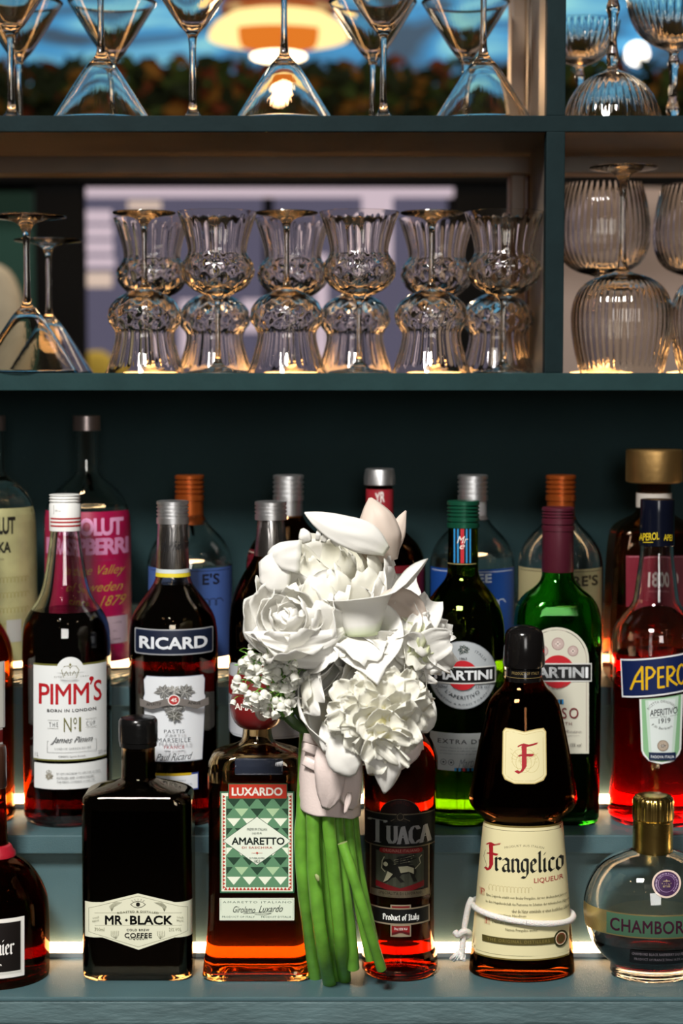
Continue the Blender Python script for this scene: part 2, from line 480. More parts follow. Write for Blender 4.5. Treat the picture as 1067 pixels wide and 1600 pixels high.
step_unit(3, Z3, 1.622, 1.742, 1.750, Z3 + .06, .018, 'highest teal shelf step behind, against the dark wall')
cb = empty('bar_cabinet', (0, 1.425, EYE - .9), 'teal bar cabinet front under the lowest shelf step', 'cabinet')
for k in range(3): box('door', -.61 + k * .41, -.205 + k * .41, .012, .03, .02, .375, PAINT_SHADE, cb, .003)
box('carcass', XL, XR, .03, .30, 0, .3815, PAINT_SHADE, cb)

wb = box('wall_back', XL, XR, 1.762, 1.79, Z1 - .3, EYE - .0058, PAINT_SHADE); tag(wb, kind='structure')
un = empty('wall_shelving', (0, 1.6, EYE - .0057), 'dark teal open shelving holding the stemmed glasses, with posts and boards', 'shelving')
def ub(nm, *a, bev=.001): return box(nm, a[0], a[1], a[2] - 1.6, a[3] - 1.6, a[4] - EYE + .0057, a[5] - EYE + .0057, a[6], un, bev)
FRONTP = pbr('teal_front_shaded', (.006, .014, .016), rough=.6, var=.1, bump=.2, spec=.06)  # same teal paint, darkened for the dimmer light on the upper fronts
BRONZE = pbr('bronze_paint', (.120, .095, .070), rough=.42, var=.12, vscale=20, bump=.1)
ub('shelf_board', XL, XR, 1.600, 1.762, EYE - .0057, ZS1, PAINT_SHADE)
ub('shelf_board', XL, XR, 1.600, 1.772, EYE + .2212, ZS2, BRONZE)
ub('shelf_board', XL, XR, 1.600, 1.750, EYE + .46, EYE + .475, BRONZE)
ub('shelf_lipping', XL, XR, 1.594, 1.5999, EYE - .0057, ZS1, pbr('teal_lipping_shaded', (.012, .034, .036), .6, var=.1, bump=.2, spec=.1), bev=.0008)  # lower lip's teal also carries the dimmer upper light in its colour
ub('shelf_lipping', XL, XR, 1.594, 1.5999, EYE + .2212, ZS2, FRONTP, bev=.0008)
px0 = at(851, 400, 1.6).x; px1 = at(880, 400, 1.6).x
for a, b in ((ZS1, EYE + .2212), (ZS2, EYE + .46)):
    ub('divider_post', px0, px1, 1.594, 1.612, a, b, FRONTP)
    ub('divider_panel', px0 + .002, px1 - .002, 1.612, 1.750, a, b, BRONZE)
# amber strips let into the shelf tops, behind the glasses
for zz in (ZS1, ZS2):
    ub('light_strip', XL, px0 - .045, 1.728, 1.742, zz, zz + .0002, LEDA, bev=0)
    ub('light_strip', px1, XR, 1.728, 1.742, zz, zz + .0002, LEDA, bev=0)
# casing of the opening behind
fr = empty('opening_frame', (0, 1.765, ZS1), 'brown-bronze frame around the pass-through behind the glass shelves', 'frame')
def fb(nm, *a, bev=.002): return box(nm, a[0], a[1], a[2] - 1.765, a[3] - 1.765, a[4] - ZS1, a[5] - ZS1, a[6], fr, bev)
fx0, fx1 = at(795, 400, 1.775).x, at(819, 400, 1.775).x
ztop1 = at(533, 243, 1.77).z; zbot1 = at(533, 272, 1.77).z
fb('top_rail', XL, fx1 + .03, 1.765, 1.80, zbot1, ztop1, BRONZE)
fb('back_rail', XL, XR, 1.80, 1.83, zbot1 + .004, EYE + .25, PAINT_SHADE)
fb('stile', fx0, fx1, 1.765, 1.80, ZS1 - .02, zbot1, pbr('bronze_stile', (.105, .060, .028), rough=.42, var=.12, vscale=20, bump=.1))
fb('stile', fx1 + .003, px0 + .012, 1.775, 1.80, ZS1 - .02, zbot1, pbr('bronze_stile', (.105, .060, .028), rough=.42, var=.12, vscale=20, bump=.1))
fb('stile', fx0, fx1, 1.765, 1.80, EYE + .262, EYE + .7, pbr('bronze_stile', (.105, .060, .028), rough=.42, var=.12, vscale=20, bump=.1))
fb('stile', fx1 + .003, px0 + .012, 1.775, 1.80, EYE + .262, EYE + .7, pbr('bronze_stile', (.105, .060, .028), rough=.42, var=.12, vscale=20, bump=.1))
fb('bottom_rail', XL, XR, 1.776, 1.80, EYE + .232, EYE + .256, BRONZE)
fb('top_rail', px1 + .02, XR, 1.765, 1.80, zbot1, ztop1, BRONZE)

# ------------------------------------------------------------------ the room seen through the opening
YF = 4.2
dark = pbr('dark_room_wall', (.003, .003, .003), rough=.9, var=.3, vscale=3, spec=.1)
# mural: painted sky and hills, brush swirls
mm = bpy.data.materials.new('mural_paint'); mm.use_nodes = True; nt = mm.node_tree; b = nt.nodes['Principled BSDF']
tc = nt.nodes.new('ShaderNodeTexCoord'); mp = nt.nodes.new('ShaderNodeMapping'); mp.inputs['Scale'].default_value = (1.3, 1, 4.5); mp.inputs['Rotation'].default_value = (0, .35, 0)
nz = nt.nodes.new('ShaderNodeTexNoise'); nz.inputs['Scale'].default_value = 2.2; nz.inputs['Detail'].default_value = 3; nz.inputs['Distortion'].default_value = 1.4
cr = nt.nodes.new('ShaderNodeValToRGB'); e = cr.color_ramp.elements
e[0].position = .36; e[0].color = (*hx('0c3450'), 1); e[1].position = .70; e[1].color = (*hx('6fb4c4'), 1)
e2 = e.new(.52); e2.color = (*hx('1878b4'), 1)
nt.links.new(tc.outputs['Object'], mp.inputs[0]); nt.links.new(mp.outputs[0], nz.inputs['Vector']); nt.links.new(nz.outputs['Fac'], cr.inputs[0]); nt.links.new(cr.outputs[0], b.inputs['Base Color']); b.inputs['Roughness'].default_value = .7
zm = at(533, 100, YF).z
wf = box('wall_far', -3, 3, YF + .02, YF + .12, 0, 3.6, dark); tag(wf, kind='structure')
mu = box('wall_mural', -1.7, 1.1, YF - .01, YF + .015, zm - .06, 3.3, mm); tag(mu, 'painted blue mural of swirling sky on the far wall', 'mural')
# hedge of dark leaves with a few coloured ones below the mural
rnd = random.Random(4); V, Fc, I = [], [], []
zh0, zh1 = at(533, 250, YF - .15).z, at(533, 98, YF - .15).z
for k in range(5200):
    c = Vector((rnd.uniform(-1.7, 1.15), YF - .22 + rnd.uniform(-.1, .1), rnd.uniform(zh0, zh1 - .035 + .02 * rnd.random())))
    a = rnd.uniform(0, 2 * pi); t = rnd.uniform(-.8, .8); s_ = rnd.uniform(.016, .034)
    u = Vector((cos(a), sin(t) * .6, sin(a))) * s_; v = Vector((-sin(a), cos(t) * .5, cos(a))) * s_ * .5
    i = len(V); V += [c - u, c + v + Vector((0, -.004, 0)), c + u, c - v]; Fc.append((i, i + 1, i + 2, i + 3)); I.append(rnd.choice([0, 0, 0, 0, 1, 1, 1, 2, 3]))
hm = [pbr('leaf_dark', (.004, .006, .002), .9, spec=.05), pbr('leaf_green', (.010, .016, .003), .9, spec=.05), pbr('leaf_rust', (.040, .009, .003), .9, spec=.05), pbr('leaf_amber', (.05, .022, .003), .9, spec=.05)]
hd = mesh('hanging_foliage', V, Fc, hm, idx=I, smooth=False); tag(hd, 'dark mixed foliage band below the blue mural in the far room', 'plants', kind='stuff')
hb = box('foliage_planter', -1.7, 1.15, YF - .04, YF - .012, zh0, zh1 - .03, pbr('planter_black', (.01, .01, .008), .8)); tag(hb, 'black backing trough holding the far foliage', 'planter')
# lilac window with blinds, lower part of the far wall
wx0, wx1 = at(128, 400, YF).x, at(712, 400, YF).x
wz1, wz0 = at(533, 288, YF).z, at(533, 640, YF).z
win = tag(bpy.data.objects.new('window_1', None), kind='structure'); COL.objects.link(win); win.location = (0, YF - .02, wz0)
SKYG = emis('window_daylight', '8f8795', .34)
LIL = emis('lit_blind', 'c2afb8', 1.15)
def wbx(nm, x0, x1, y0, y1, z0, z1, m): return box(nm, x0, x1, y0, y1, z0 - wz0, z1 - wz0, m, win)
wbx('pane', wx0, wx1, .0, .01, wz0, wz1, emis('window_dusk', '77728a', .55))
wbx('valance', wx0, wx1 - .01, -.05, -.02, at(533, 311, YF).z, wz1, LIL)
for k, (a, c, d, e_, mt) in enumerate([(134, 178, 332, 350, 0), (134, 180, 356, 374, 0), (134, 180, 380, 398, 0), (134, 182, 404, 420, 0), (136, 178, 428, 450, 1), (565, 612, 300, 420, 0), (205, 255, 318, 330, 1), (380, 430, 470, 520, 0), (284, 306, 470, 560, 0), (492, 512, 400, 560, 0)]):
    wbx('blind_slat', at(a, 400, YF).x, at(c, 400, YF).x, -.04, -.015, at(533, e_, YF).z, at(533, d, YF).z, LIL if mt == 0 else emis('lit_blind_warm', 'd8bfae', 1.0))
for a in (128, 420, 705): wbx('mullion', at(a, 400, YF).x - .012, at(a, 400, YF).x + .012, -.015, .03, wz0, wz1, dark)
wbx('sill', wx0 - .05, wx1 + .05, -.1, .02, wz0 - .03, wz0, dark)
# furniture blobs past the frame: olive armchair back, yellow cushion, dark green curtain
cu = box('curtain', at(-30, 400, 3.6).x, at(52, 400, 3.6).x, 3.6, 3.66, .9, at(533, 300, 3.6).z, pbr('green_velvet', (.008, .045, .03), .9)); tag(cu, 'dark green curtain left of the black post in the far room', 'curtain')
def blob(nm, label, cat, cx_, cy_, hw, hh, Y, m):
    c = at(cx_, cy_, Y); k = scale_at(Y, c.z); P = [(.01, -1), (.75, -.93), (.97, -.5), (1, 0), (.95, .45), (.7, .85), (.3, .99), (.01, 1)]
    o = lathe(nm, [(r * hw / k, z_ * hh / k) for r, z_ in chaikin(P, 2)], m, n=28); o.location = c; o.scale = (1, .5, 1); tag(o, label, cat)
blob('armchair', 'pale rounded armchair back at the far left of the room beyond', 'chair', -22, 520, 62, 110, 3.2, pbr('cream_fabric', (.30, .27, .20), .9, bump=.3, var=.1, emit=None))
blob('cushion', 'mustard yellow cushion low in the far room', 'cushion', 150, 600, 34, 52, 3.9, pbr('yellow_fabric', (.55, .38, .05), .9, bump=.3))
bn = empty('bench', (at(150, 600, 3.9).x, 3.9, 0), 'dark bench carrying the mustard cushion in the far room', 'bench')
ct = at(150, 654, 3.9).z
box('seat', -.3, .3, -.15, .2, ct - .06, ct - .008, dark, bn); box('leg', -.29, -.25, -.14, .19, 0, ct - .06, dark, bn); box('leg', .25, .29, -.14, .19, 0, ct - .06, dark, bn)
pst = box('room_post', at(54, 400, 3.4).x, at(128, 400, 3.4).x, 3.4, 3.46, .8, at(533, 250, 3.4).z, dark); tag(pst, 'black square post between the curtain and the lilac window', 'post')
pst2 = box('room_post', at(712, 400, 3.4).x, at(800, 400, 3.4).x, 3.4, 3.46, .8, at(533, 250, 3.4).z, dark); tag(pst2, 'black square post at the right end of the lilac window', 'post')
rb = box('room_beam', -2.2, 2.2, 3.38, 3.50, at(533, 288, 3.44).z, at(533, 200, 3.44).z, dark); tag(rb, 'black beam above the lilac window in the room beyond', 'beam')
box('floor', -3, 3, -3, 5, -.05, 0, pbr('dark_floor', (.05, .04, .035), .5, var=.2)); tag(bpy.data.objects['floor'], kind='structure')
# wall seen behind right compartment
rw = box('wall_right_panel', at(800, 400, 3.9).x, 2.4, 3.9, 3.95, .6, at(533, 262, 3.9).z, pbr('taupe_wall', (.30, .23, .20), .8, var=.15, vscale=3)); tag(rw, 'taupe wall panel seen through the right glass compartment', 'wall panel')
# pendant lamp
PY = 3.2
pc = at(435, 60, PY); kp = scale_at(PY, pc.z)
pl = empty('pendant_lamp', (pc.x, PY, at(435, 98, PY).z), 'orange pendant lamp with a wide rim and dark red cap, glowing, behind the martini glasses', 'lamp')
zz = lambda py: at(435, py, PY).z - at(435, 98, PY).z
q = lambda v: v / kp
lathe('outer_shade', [(q(110), zz(60)), (q(107), zz(50)), (q(98), zz(38)), (q(80), zz(26)), (q(78), zz(27)), (q(96), zz(40)), (q(105), zz(52)), (q(108), zz(60))], None, pl, n=64, close=False, mats=[emis('lamp_rim_glow', (1, .70, .28), 1.5)])
lathe('inner_shade', chaikin([(q(58), zz(72)), (q(62), zz(62)), (q(63), zz(45)), (q(60), zz(28)), (q(58), zz(28)), (q(61), zz(45)), (q(60), zz(62)), (q(56), zz(72))], 1), None, pl, n=64, close=False, mats=[emis('lamp_shade_orange', (.78, .20, .022), 1.0)])
lathe('cap_dome', chaikin([(q(92), zz(17)), (q(90), zz(5)), (q(80), zz(-25)), (q(40), zz(-60)), (q(3), zz(-64))], 2), pbr('dark_red_enamel', (.11, .018, .012), .35, coat=.5, emit=(.16, .018, .01), estr=.35), pl, n=64)
lathe('diffuser', chaikin([(q(.5), zz(95)), (q(30), zz(94)), (q(43), zz(90)), (q(43), zz(86)), (q(30), zz(84)), (q(.5), zz(83))], 2), emis('lamp_diffuser', (1, .80, .50), 6), pl, n=48)
lathe('cord', [(.003, zz(-60)), (.003, zz(-60) + .8)], dark, pl, n=8)
l = bpy.data.lights.new('pendant_bulb', 'POINT'); l.energy = 7; l.color = (1, .6, .3); l.shadow_soft_size = .03
o = bpy.data.objects.new('pendant_bulb', l); COL.objects.link(o); o.parent = pl; o.location = (0, 0, zz(104))
area('mural_wash', (.0, YF - 1.0, EYE + 1.6), (0, YF, EYE + .75), 2.2, 26, (1, .95, .88), .2)
# round white wall lamp seen past the right glasses
wl = lathe('globe_lamp', [(.001 if abs(t) > 89 else (.025) * cos(rad(t)), .025 * sin(rad(t))) for t in range(-90, 91, 15)], emis('globe_glow', (1, .9, .78), 5), n=32)
wl.location = at(995, 84, YF - .036); tag(wl, 'small round white glowing lamp past the right-hand glasses', 'lamp')
l = bpy.data.lights.new('room_light', 'POINT'); l.energy = 5; l.color = (1, .8, .6); l.shadow_soft_size = .1
o = bpy.data.objects.new('room_light', l); COL.objects.link(o); o.location = (.9, 2.8, EYE + 1.3)

for k, (x, y, z) in enumerate([(-1.1, 3.4, 1.0), (-.55, 2.9, 1.05), (.1, 3.5, 1.1), (.5, 2.7, .95), (1.05, 3.3, 1.05), (-.2, 2.5, 1.0)]):  # unseen point lights added to make the stemware sparkle
    l = bpy.data.lights.new('sparkle_light', 'POINT'); l.energy = 5; l.color = (1, .74, .45); l.shadow_soft_size = .035
    o = bpy.data.objects.new('sparkle_light', l); COL.objects.link(o); o.location = (x, y, EYE + z + .42)

cr_ = mesh('crumb', [(0, 0, 0), (.0035, .0005, 0), (.002, .003, 0), (.0015, .001, .0018), (-.001, .002, .0006)], [(0, 1, 3), (1, 2, 3), (2, 4, 3), (4, 0, 3), (0, 4, 2, 1)], pbr('straw_flake', (.30, .20, .07), .8), smooth=False)
cr_.location = (at(111, 1505, depth_on(1505, Z1)).x, depth_on(1505, Z1), Z1); tag(cr_, 'tiny straw-coloured crumb on the lowest step beside the black flat bottle', 'crumb')
# ------------------------------------------------------------------ stemware
STEM = glass('stem_glass', (.996, .982, .955), 1.5)
def ware(name, label, outer, inner, group, ribs=0, amp=0., rz=(0, 1), n=64, cat='glass', ribs_in=False, facet=False):
    """outer: (r,z) from foot centre up to rim; inner: rim down to bowl bottom; parts: foot, stem, bowl"""
    root = empty(name, (0, 0, 0), label, cat, group)
    zs = outer['stem_top']; zf = outer['foot_top']
    P = dedupe(chaikin(outer['p'], 3 if facet else 2)); foot = [p for p in P if p[1] <= zf]; 
    st = [foot[-1]] + [p for p in P if zf < p[1] <= zs]; bowl_o = [st[-1]] + [p for p in P if p[1] > zs]
    lathe('foot', [(1e-4, 0)] + foot, STEM, root, n=48, angle=60)
    lathe('stem', st, STEM, root, n=20, angle=60)
    Q = dedupe(chaikin(inner, 2))
    prof = bowl_o + Q
    rings = []
    for i, (r, z) in enumerate(prof):
        isout = i < len(bowl_o)
        a = amp if (rz[0] < z < rz[1]) and (isout or ribs_in) else 0
        a *= min(1, (z - rz[0]) / .006, (rz[1] - z) / .006) if a else 0
        rg = lathe_ring((z, max(r, 1e-4), max(r, 1e-4)), n, ribs, a)
        if facet and isout and .072 < z < .107:      # crossed wedge cuts round the bulb
            rg = [(x * (1 + q), y * (1 + q), zz) for k, (x, y, zz) in enumerate(rg) for q in [-.020 * max(0, cos(11 * 2 * pi * k / n + z * 520)) ** 2 - .020 * max(0, cos(11 * 2 * pi * k / n - z * 520)) ** 2]]
        rings.append(rg)
    V, Fc = loft_geo(rings, True, True)
    mesh('bowl', V, Fc, STEM, root, angle=60)
    return root
def mk_thistle():
    return ware('cocktail_glass', '', dict(p=[(.0285, 0), (.0288, .0012), (.026, .0022), (.010, .0042), (.0036, .009), (.0024, .02), (.0022, .045), (.0028, .064), (.006, .0685), (.017, .0725), (.0275, .079), (.0338, .089), (.0332, .0995), (.0272, .1065), (.0262, .111), (.0278, .120), (.0318, .134), (.0364, .1455)], foot_top=.0043, stem_top=.066),
        [(.0354, .1455), (.0308, .134), (.0266, .120), (.0249, .111), (.0258, .1065), (.0316, .0995), (.0320, .089), (.0255, .0805), (.015, .0755), (.0005, .0745)], None, 22, .011, (.068, .142), 88, facet=True)
def mk_martini():
    return ware('martini_glass', '', dict(p=[(.036, 0), (.0365, .0012), (.032, .002), (.012, .0042), (.0042, .010), (.0028, .025), (.0027, .055), (.0036, .078), (.0075, .0835), (.0150, .091), (.0470, .142)], foot_top=.0043, stem_top=.080),
        [(.0462, .142), (.0142, .0928), (.007, .0868), (.0005, .0855)], None, n=56)
def mk_balloon():
    return ware('wine_glass', '', dict(p=[(.031, 0), (.0312, .0012), (.028, .002), (.012, .0042), (.0042, .010), (.0028, .025), (.0027, .06), (.0040, .092), (.009, .0955), (.024, .099), (.0385, .1085), (.0455, .125), (.0462, .144), (.0430, .166), (.0375, .187)], foot_top=.0043, stem_top=.093),
        [(.0366, .187), (.0420, .166), (.0450, .144), (.0443, .125), (.0374, .1098), (.023, .1012), (.0005, .0985)], None, 44, .012, (.098, .183), 176)
def mk_coupe():
    return ware('coupe_glass', '', dict(p=[(.033, 0), (.0335, .0012), (.029, .002), (.012, .0042), (.0048, .010), (.0040, .016), (.0070, .024), (.0040, .032), (.0034, .055), (.0062, .068), (.0036, .076), (.0065, .080), (.018, .084), (.032, .094), (.0410, .110), (.0450, .128)], foot_top=.0043, stem_top=.079),
        [(.0440, .128), (.0400, .110), (.0310, .0955), (.017, .086), (.0005, .0835)], None, 36, .016, (.083, .124), 144)
GL = {'t': (mk_thistle, .1455), 'm': (mk_martini, .142), 'b': (mk_balloon, .187), 'c': (mk_coupe, .128)}
_proto = {}
def put(kind, px, Y, zshelf, up, label, group, py=450, sc=1.):
    if kind not in _proto: o = _proto[kind] = GL[kind][0]()
    else: o = copy_tree(_proto[kind])
    h = GL[kind][1] * sc; x = at(px, py, Y).x
    o.location = (x, Y, zshelf + (0 if up else h)); o.rotation_euler = (0 if up else pi, 0, random.Random(px).uniform(0, 6)); o.scale = (sc,) * 3
    o['label'] = label; o['group'] = group; return o
A1, A2 = 1.640, 1.7045
order = ['first', 'second', 'third', 'fourth', 'fifth', 'sixth']
G1 = 'cut cocktail glasses packed on the lower glass shelf'
for i, px in enumerate((226, 340, 448, 561, 674, 787)):
    inv = i % 2 == 0
    put('t', px, A1, ZS1, not inv, f'{"upside-down" if inv else "upright"} waisted cut cocktail glass, {order[i]} from the left in the front row', G1)
    put('t', px + (12 if inv else -4) - i, A2, ZS1, inv, f'{"upright" if inv else "upside-down"} waisted cut cocktail glass just behind the {order[i]} of the front row', G1)
G2 = 'martini glasses at the left of the lower glass shelf'
put('m', 42, A1 - .002, ZS1, False, 'upside-down martini glass nearest the left edge on the lower glass shelf', G2)
put('m', 76, 1.729, ZS1, False, 'upside-down martini glass partly behind the nearer one, lower shelf left', G2, sc=.9)
G3 = 'martini glasses on the upper glass shelf'
for px, Y, up, lb in ((158, 1.648, False, 'upside-down martini glass, left one of three cones along the upper shelf'),
                      (444, 1.648, False, 'upside-down martini glass in front of the orange pendant lamp'),
                      (755, 1.648, False, 'upside-down martini glass next to the bronze frame on the upper shelf'),
                      (17, 1.648, True, 'upright martini glass cut by the left edge of the upper shelf'),
                      (30, 1.738, True, 'upright martini glass behind the one at the left edge of the upper shelf'),
                      (301, 1.648, True, 'upright martini glass left of the pendant lamp, front row of upper shelf'),
                      (582, 1.738, True, 'upright martini glass right of the pendant lamp, rear one of the pair'),
                      (599, 1.648, True, 'upright martini glass right of the pendant lamp, front one of the pair'),
                      (176, 1.738, True, 'upright martini glass behind the left upside-down cone on the upper shelf'),
                      (727, 1.738, True, 'upright martini glass behind the upside-down cone near the bronze frame')):
    put('m', px, Y, ZS2, up, lb, G3, 100, sc=1 if Y < 1.7 else .9)
G4 = 'ribbed balloon wine glasses in the right compartment'
put('b', 972, 1.648, ZS1, False, 'upside-down ribbed balloon wine glass in front, right compartment', G4)
put('b', 941, 1.713, ZS1, True, 'upright ribbed balloon wine glass behind the upside-down one, beside the post', G4, sc=.965)
put('b', 1092, 1.712, ZS1, True, 'upright ribbed balloon wine glass cut by the right edge', G4, sc=.95)
put('b', 1128, 1.638, ZS1, False, 'upside-down ribbed wine glass at the extreme right edge of lower shelf', G4)
G5 = 'ribbed coupe glasses on the upper right shelf'
put('c', 957, 1.650, ZS2, False, 'upside-down ribbed coupe glass on the upper right shelf', G5, 100)
put('c', 1052, 1.722, ZS2, True, 'upright ribbed coupe glass at the right edge of the upper shelf', G5, 100)
put('c', 906, 1.738, ZS2, True, 'upright ribbed coupe glass behind, close to the teal post on the upper shelf', G5, 100, sc=.85)
# ------------------------------------------------------------------ blackletter
def _st(x): return [(x - .1, .88), (x, 1.0), (x, .12), (x + .12, 0)]
BL = {
 'r': (.58, [_st(.12), [(.14, .8), (.36, 1), (.5, .86)]]), 'n': (.78, [_st(.12), [(.14, .82), (.36, 1), (.56, .86), (.56, .12), (.68, 0)]]),
 'a': (.72, [[(.06, .84), (.26, 1), (.5, .86), (.5, .12), (.62, 0)], [(.5, .6), (.2, .5), (.08, .3), (.12, .08), (.28, 0), (.5, .16)]]),
 'g': (.72, [[(.5, .9), (.24, 1), (.08, .8), (.08, .25), (.26, .05), (.5, .2)], [(.36, 1.0), (.52, .92), (.52, -.15), (.34, -.42), (.06, -.36)]]),
 'e': (.62, [[(.1, .5), (.44, .68), (.42, .86), (.27, 1), (.1, .82), (.1, .2), (.28, 0), (.5, .15)]]), 'l': (.40, [[(.02, 1.42), (.14, 1.55), (.14, .12), (.26, 0)]]),
 'i': (.40, [_st(.12), [(.08, 1.30), (.17, 1.42)]]), 'c': (.60, [[(.48, .86), (.27, 1), (.1, .82), (.1, .2), (.28, 0), (.5, .15)]]),
 'o': (.72, [[(.30, 1), (.1, .82), (.1, .2), (.30, 0), (.54, .2), (.54, .82), (.30, 1)]]), 'd': (.72, [[(.30, 1), (.1, .82), (.1, .2), (.30, 0), (.54, .2), (.54, .86), (.14, 1.42)]]),
 'u': (.78, [[(.02, .9), (.12, 1), (.12, .15), (.28, 0), (.56, .2)], [(.56, 1), (.56, .1), (.68, 0)]]), 't': (.5, [[(.18, 1.3), (.18, .15), (.32, 0), (.44, .1)], [(-.02, 1), (.4, 1)]]),
 'f': (.5, [[(.48, 1.38), (.32, 1.5), (.18, 1.35), (.18, -.1)], [(0, .98), (.42, .98)]]), 'y': (.72, [[(.12, 1), (.12, .15), (.28, 0), (.54, .2)], [(.54, 1), (.54, -.15), (.1, -.42)]]),
 'P': (.85, [[(.2, 1.4), (.2, 0)], [(-.05, 1.25), (.3, 1.5), (.66, 1.3), (.66, .9), (.35, .7), (.2, .8)]]), 'I': (.6, [[(.02, 1.4), (.5, 1.4)], [(.27, 1.4), (.27, .05)], [(.02, .02), (.5, .02)]]),
 'M': (1.2, [[(.0, 1.3), (.2, 1.45), (.2, .1), (.05, 0)], [(.2, 1.3), (.6, 1.45), (.6, .1)], [(.6, 1.3), (.95, 1.45), (.95, .12), (1.1, 0)]]),
 'G': (1.0, [[(.8, 1.3), (.5, 1.48), (.15, 1.2), (.15, .3), (.45, 0), (.8, .2), (.8, .7), (.5, .75)]]), ' ': (.45, []), '.': (.3, [[(.1, .0), (.17, .08)]]),
 'F': (.95, [[(.0, 1.36), (.22, 1.5), (.5, 1.42), (1.0, 1.56)], [(.0, 1.32), (.22, 1.46), (.5, 1.36), (.98, 1.5)], [(.25, 1.4), (.28, 1.1), (.28, .05), (.1, -.28), (-.1, -.14)], [(.05, .80), (.3, .86), (.8, .84)], [(.05, .76), (.3, .82), (.78, .78)], [(.38, 1.4), (.38, .1), (.2, -.22)]]),
}
def blackletter(word):
    S_, x = [], 0
    for ch in word:
        w_, st = BL[ch]; S_ += [[(x + u, v) for u, v in s] for s in st]; x += w_
    xs = [p[0] for s in S_ for p in s]; ys = [p[1] for s in S_ for p in s]
    x0, x1, y0, y1 = min(xs), max(xs), min(ys), max(ys)
    return [[((u - x0) / (x1 - x0), (v - y0) / (y1 - y0)) for u, v in s] for s in S_]
SER = {'T': (1.1, [[(0, .92), (0, 1), (1, 1), (1, .92)], [(.5, 1), (.5, 0)], [(.35, 0), (.65, 0)]]), 'U': (.9, [[(.12, 1), (.12, .25), (.3, .02), (.55, .02), (.72, .25), (.72, 1)], [(0, 1), (.24, 1)], [(.6, 1), (.84, 1)]]),
 'A': (.95, [[(.08, 0), (.42, 1)], [(.42, 1), (.78, 0)], [(.2, .36), (.66, .36)], [(0, 0), (.2, 0)], [(.66, 0), (.9, 0)]]), 'C': (.9, [[(.78, .8), (.6, 1), (.3, .98), (.1, .72), (.1, .28), (.3, .02), (.6, 0), (.8, .18)]])}
def serifword(word, tall=None):
    S_, x = [], 0
    for i, ch in enumerate(word):
        w_, st = SER[ch]; k = 1.3 if tall and i == 0 else 1
        S_ += [[(x + u * k, v * k) for u, v in s] for s in st]; x += w_ * k
    xs = [p[0] for s in S_ for p in s]; ys = [p[1] for s in S_ for p in s]
    return [[((u - min(xs)) / (max(xs) - min(xs)), (v - min(ys)) / (max(ys) - min(ys))) for u, v in s] for s in S_]
def crown(pr, cx, cy, r, m, wd=.7):
    pr.line([(cx - r * .75, cy + r * .75), (cx + r * .75, cy + r * .75)], wd, m); pr.line([(cx - r * .7, cy + r * .5), (cx + r * .7, cy + r * .5)], wd * .8, m)
    for s_ in (-1, 1):
        pr.line([(cx + s_ * r * .75, cy + r * .7), (cx + s_ * r, cy - r * .1), (cx + s_ * r * .7, cy - r * .55), (cx + s_ * r * .2, cy - r * .6), (cx, cy - r * .35)], wd, m)
        pr.line([(cx + s_ * r * .2, cy + r * .5), (cx + s_ * r * .45, cy + r * .0), (cx + s_ * r * .7, cy + r * .45)], wd * .8, m)
    pr.line([(cx, cy + r * .5), (cx, cy - r * .95)], wd, m); pr.circ(cx, cy - r * .75, r * .13, m)
def leafage(pr, cx, cy, r, m, n=9, seed=1):
    rnd = random.Random(seed)
    for k in range(n):
        a = 2 * pi * k / n + rnd.uniform(-.2, .2); l = r * rnd.uniform(.75, 1.05)
        tx, ty = cx + l * cos(a), cy + l * sin(a) * .8; nx, ny = -sin(a) * r * .22, cos(a) * r * .22
        mx, my = cx + l * .55 * cos(a), cy + l * .55 * sin(a) * .8
        pr.poly([(cx, cy), (mx + nx, my + ny), (tx, ty), (mx - nx, my - ny)], m)
        pr.line([(cx, cy), (tx, ty)], .3, 'e8e8e4', up=True)
def para(pr, lines, x0, x1, y, dy, h, m, bold=0):
    for k, t in enumerate(lines):
        wd = (x1 - x0) * (len(t) / max(len(q_) for q_ in lines))
        pr.text(t, x0, y + k * dy, x0 + wd, y + k * dy + h, m, bold, res=1)

YA, YB, YC = 1.487, 1.580, 1.666
SILVER = pbr('silver_cap', (.74, .74, .75), rough=.38, metal=1, bump=.15, bscale=500)
CHROME = pbr('chrome_foil', (.55, .53, .52), rough=.25, metal=1, bump=.8, bscale=240, stretch=(1, 1, .12))
def gl(px0, px1): return None
# liquids
L_PIMM = glass('liquid_dark_red', ior=1.36, absorb=(.78, .12, .05), dens=360)
L_AMAR = glass('liquid_amaretto', ior=1.38, absorb=(.84, .52, .12), dens=135)
L_TUAC = glass('liquid_vanilla_amber', ior=1.38, absorb=(.84, .54, .12), dens=215)
L_APER = glass('liquid_orange_red', ior=1.36, absorb=(.975, .10, .05), dens=150)
L_CHAM = glass('liquid_raspberry', ior=1.38, absorb=(.72, .08, .16), dens=260)
L_ANIS = glass('liquid_anise', ior=1.36, absorb=(.86, .45, .08), dens=520)
L_COFF = glass('liquid_coffee', ior=1.38, absorb=(.45, .22, .1), dens=1400)
L_COGN = glass('liquid_cognac', ior=1.38, absorb=(.86, .40, .08), dens=200)
L_CLEAR = glass('liquid_clear', ior=1.34, absorb=(.93, .95, .90), dens=4)
G_CLEAR = GLASS()
G_GREEN = glass('green_glass', (.47, .62, .14))
G_GREEN2 = glass('emerald_glass', (.30, .72, .26))
G_BROWN = glass('brown_glass', (.62, .36, .17))
G_AMBER = glass('amber_glass', (.92, .66, .38))

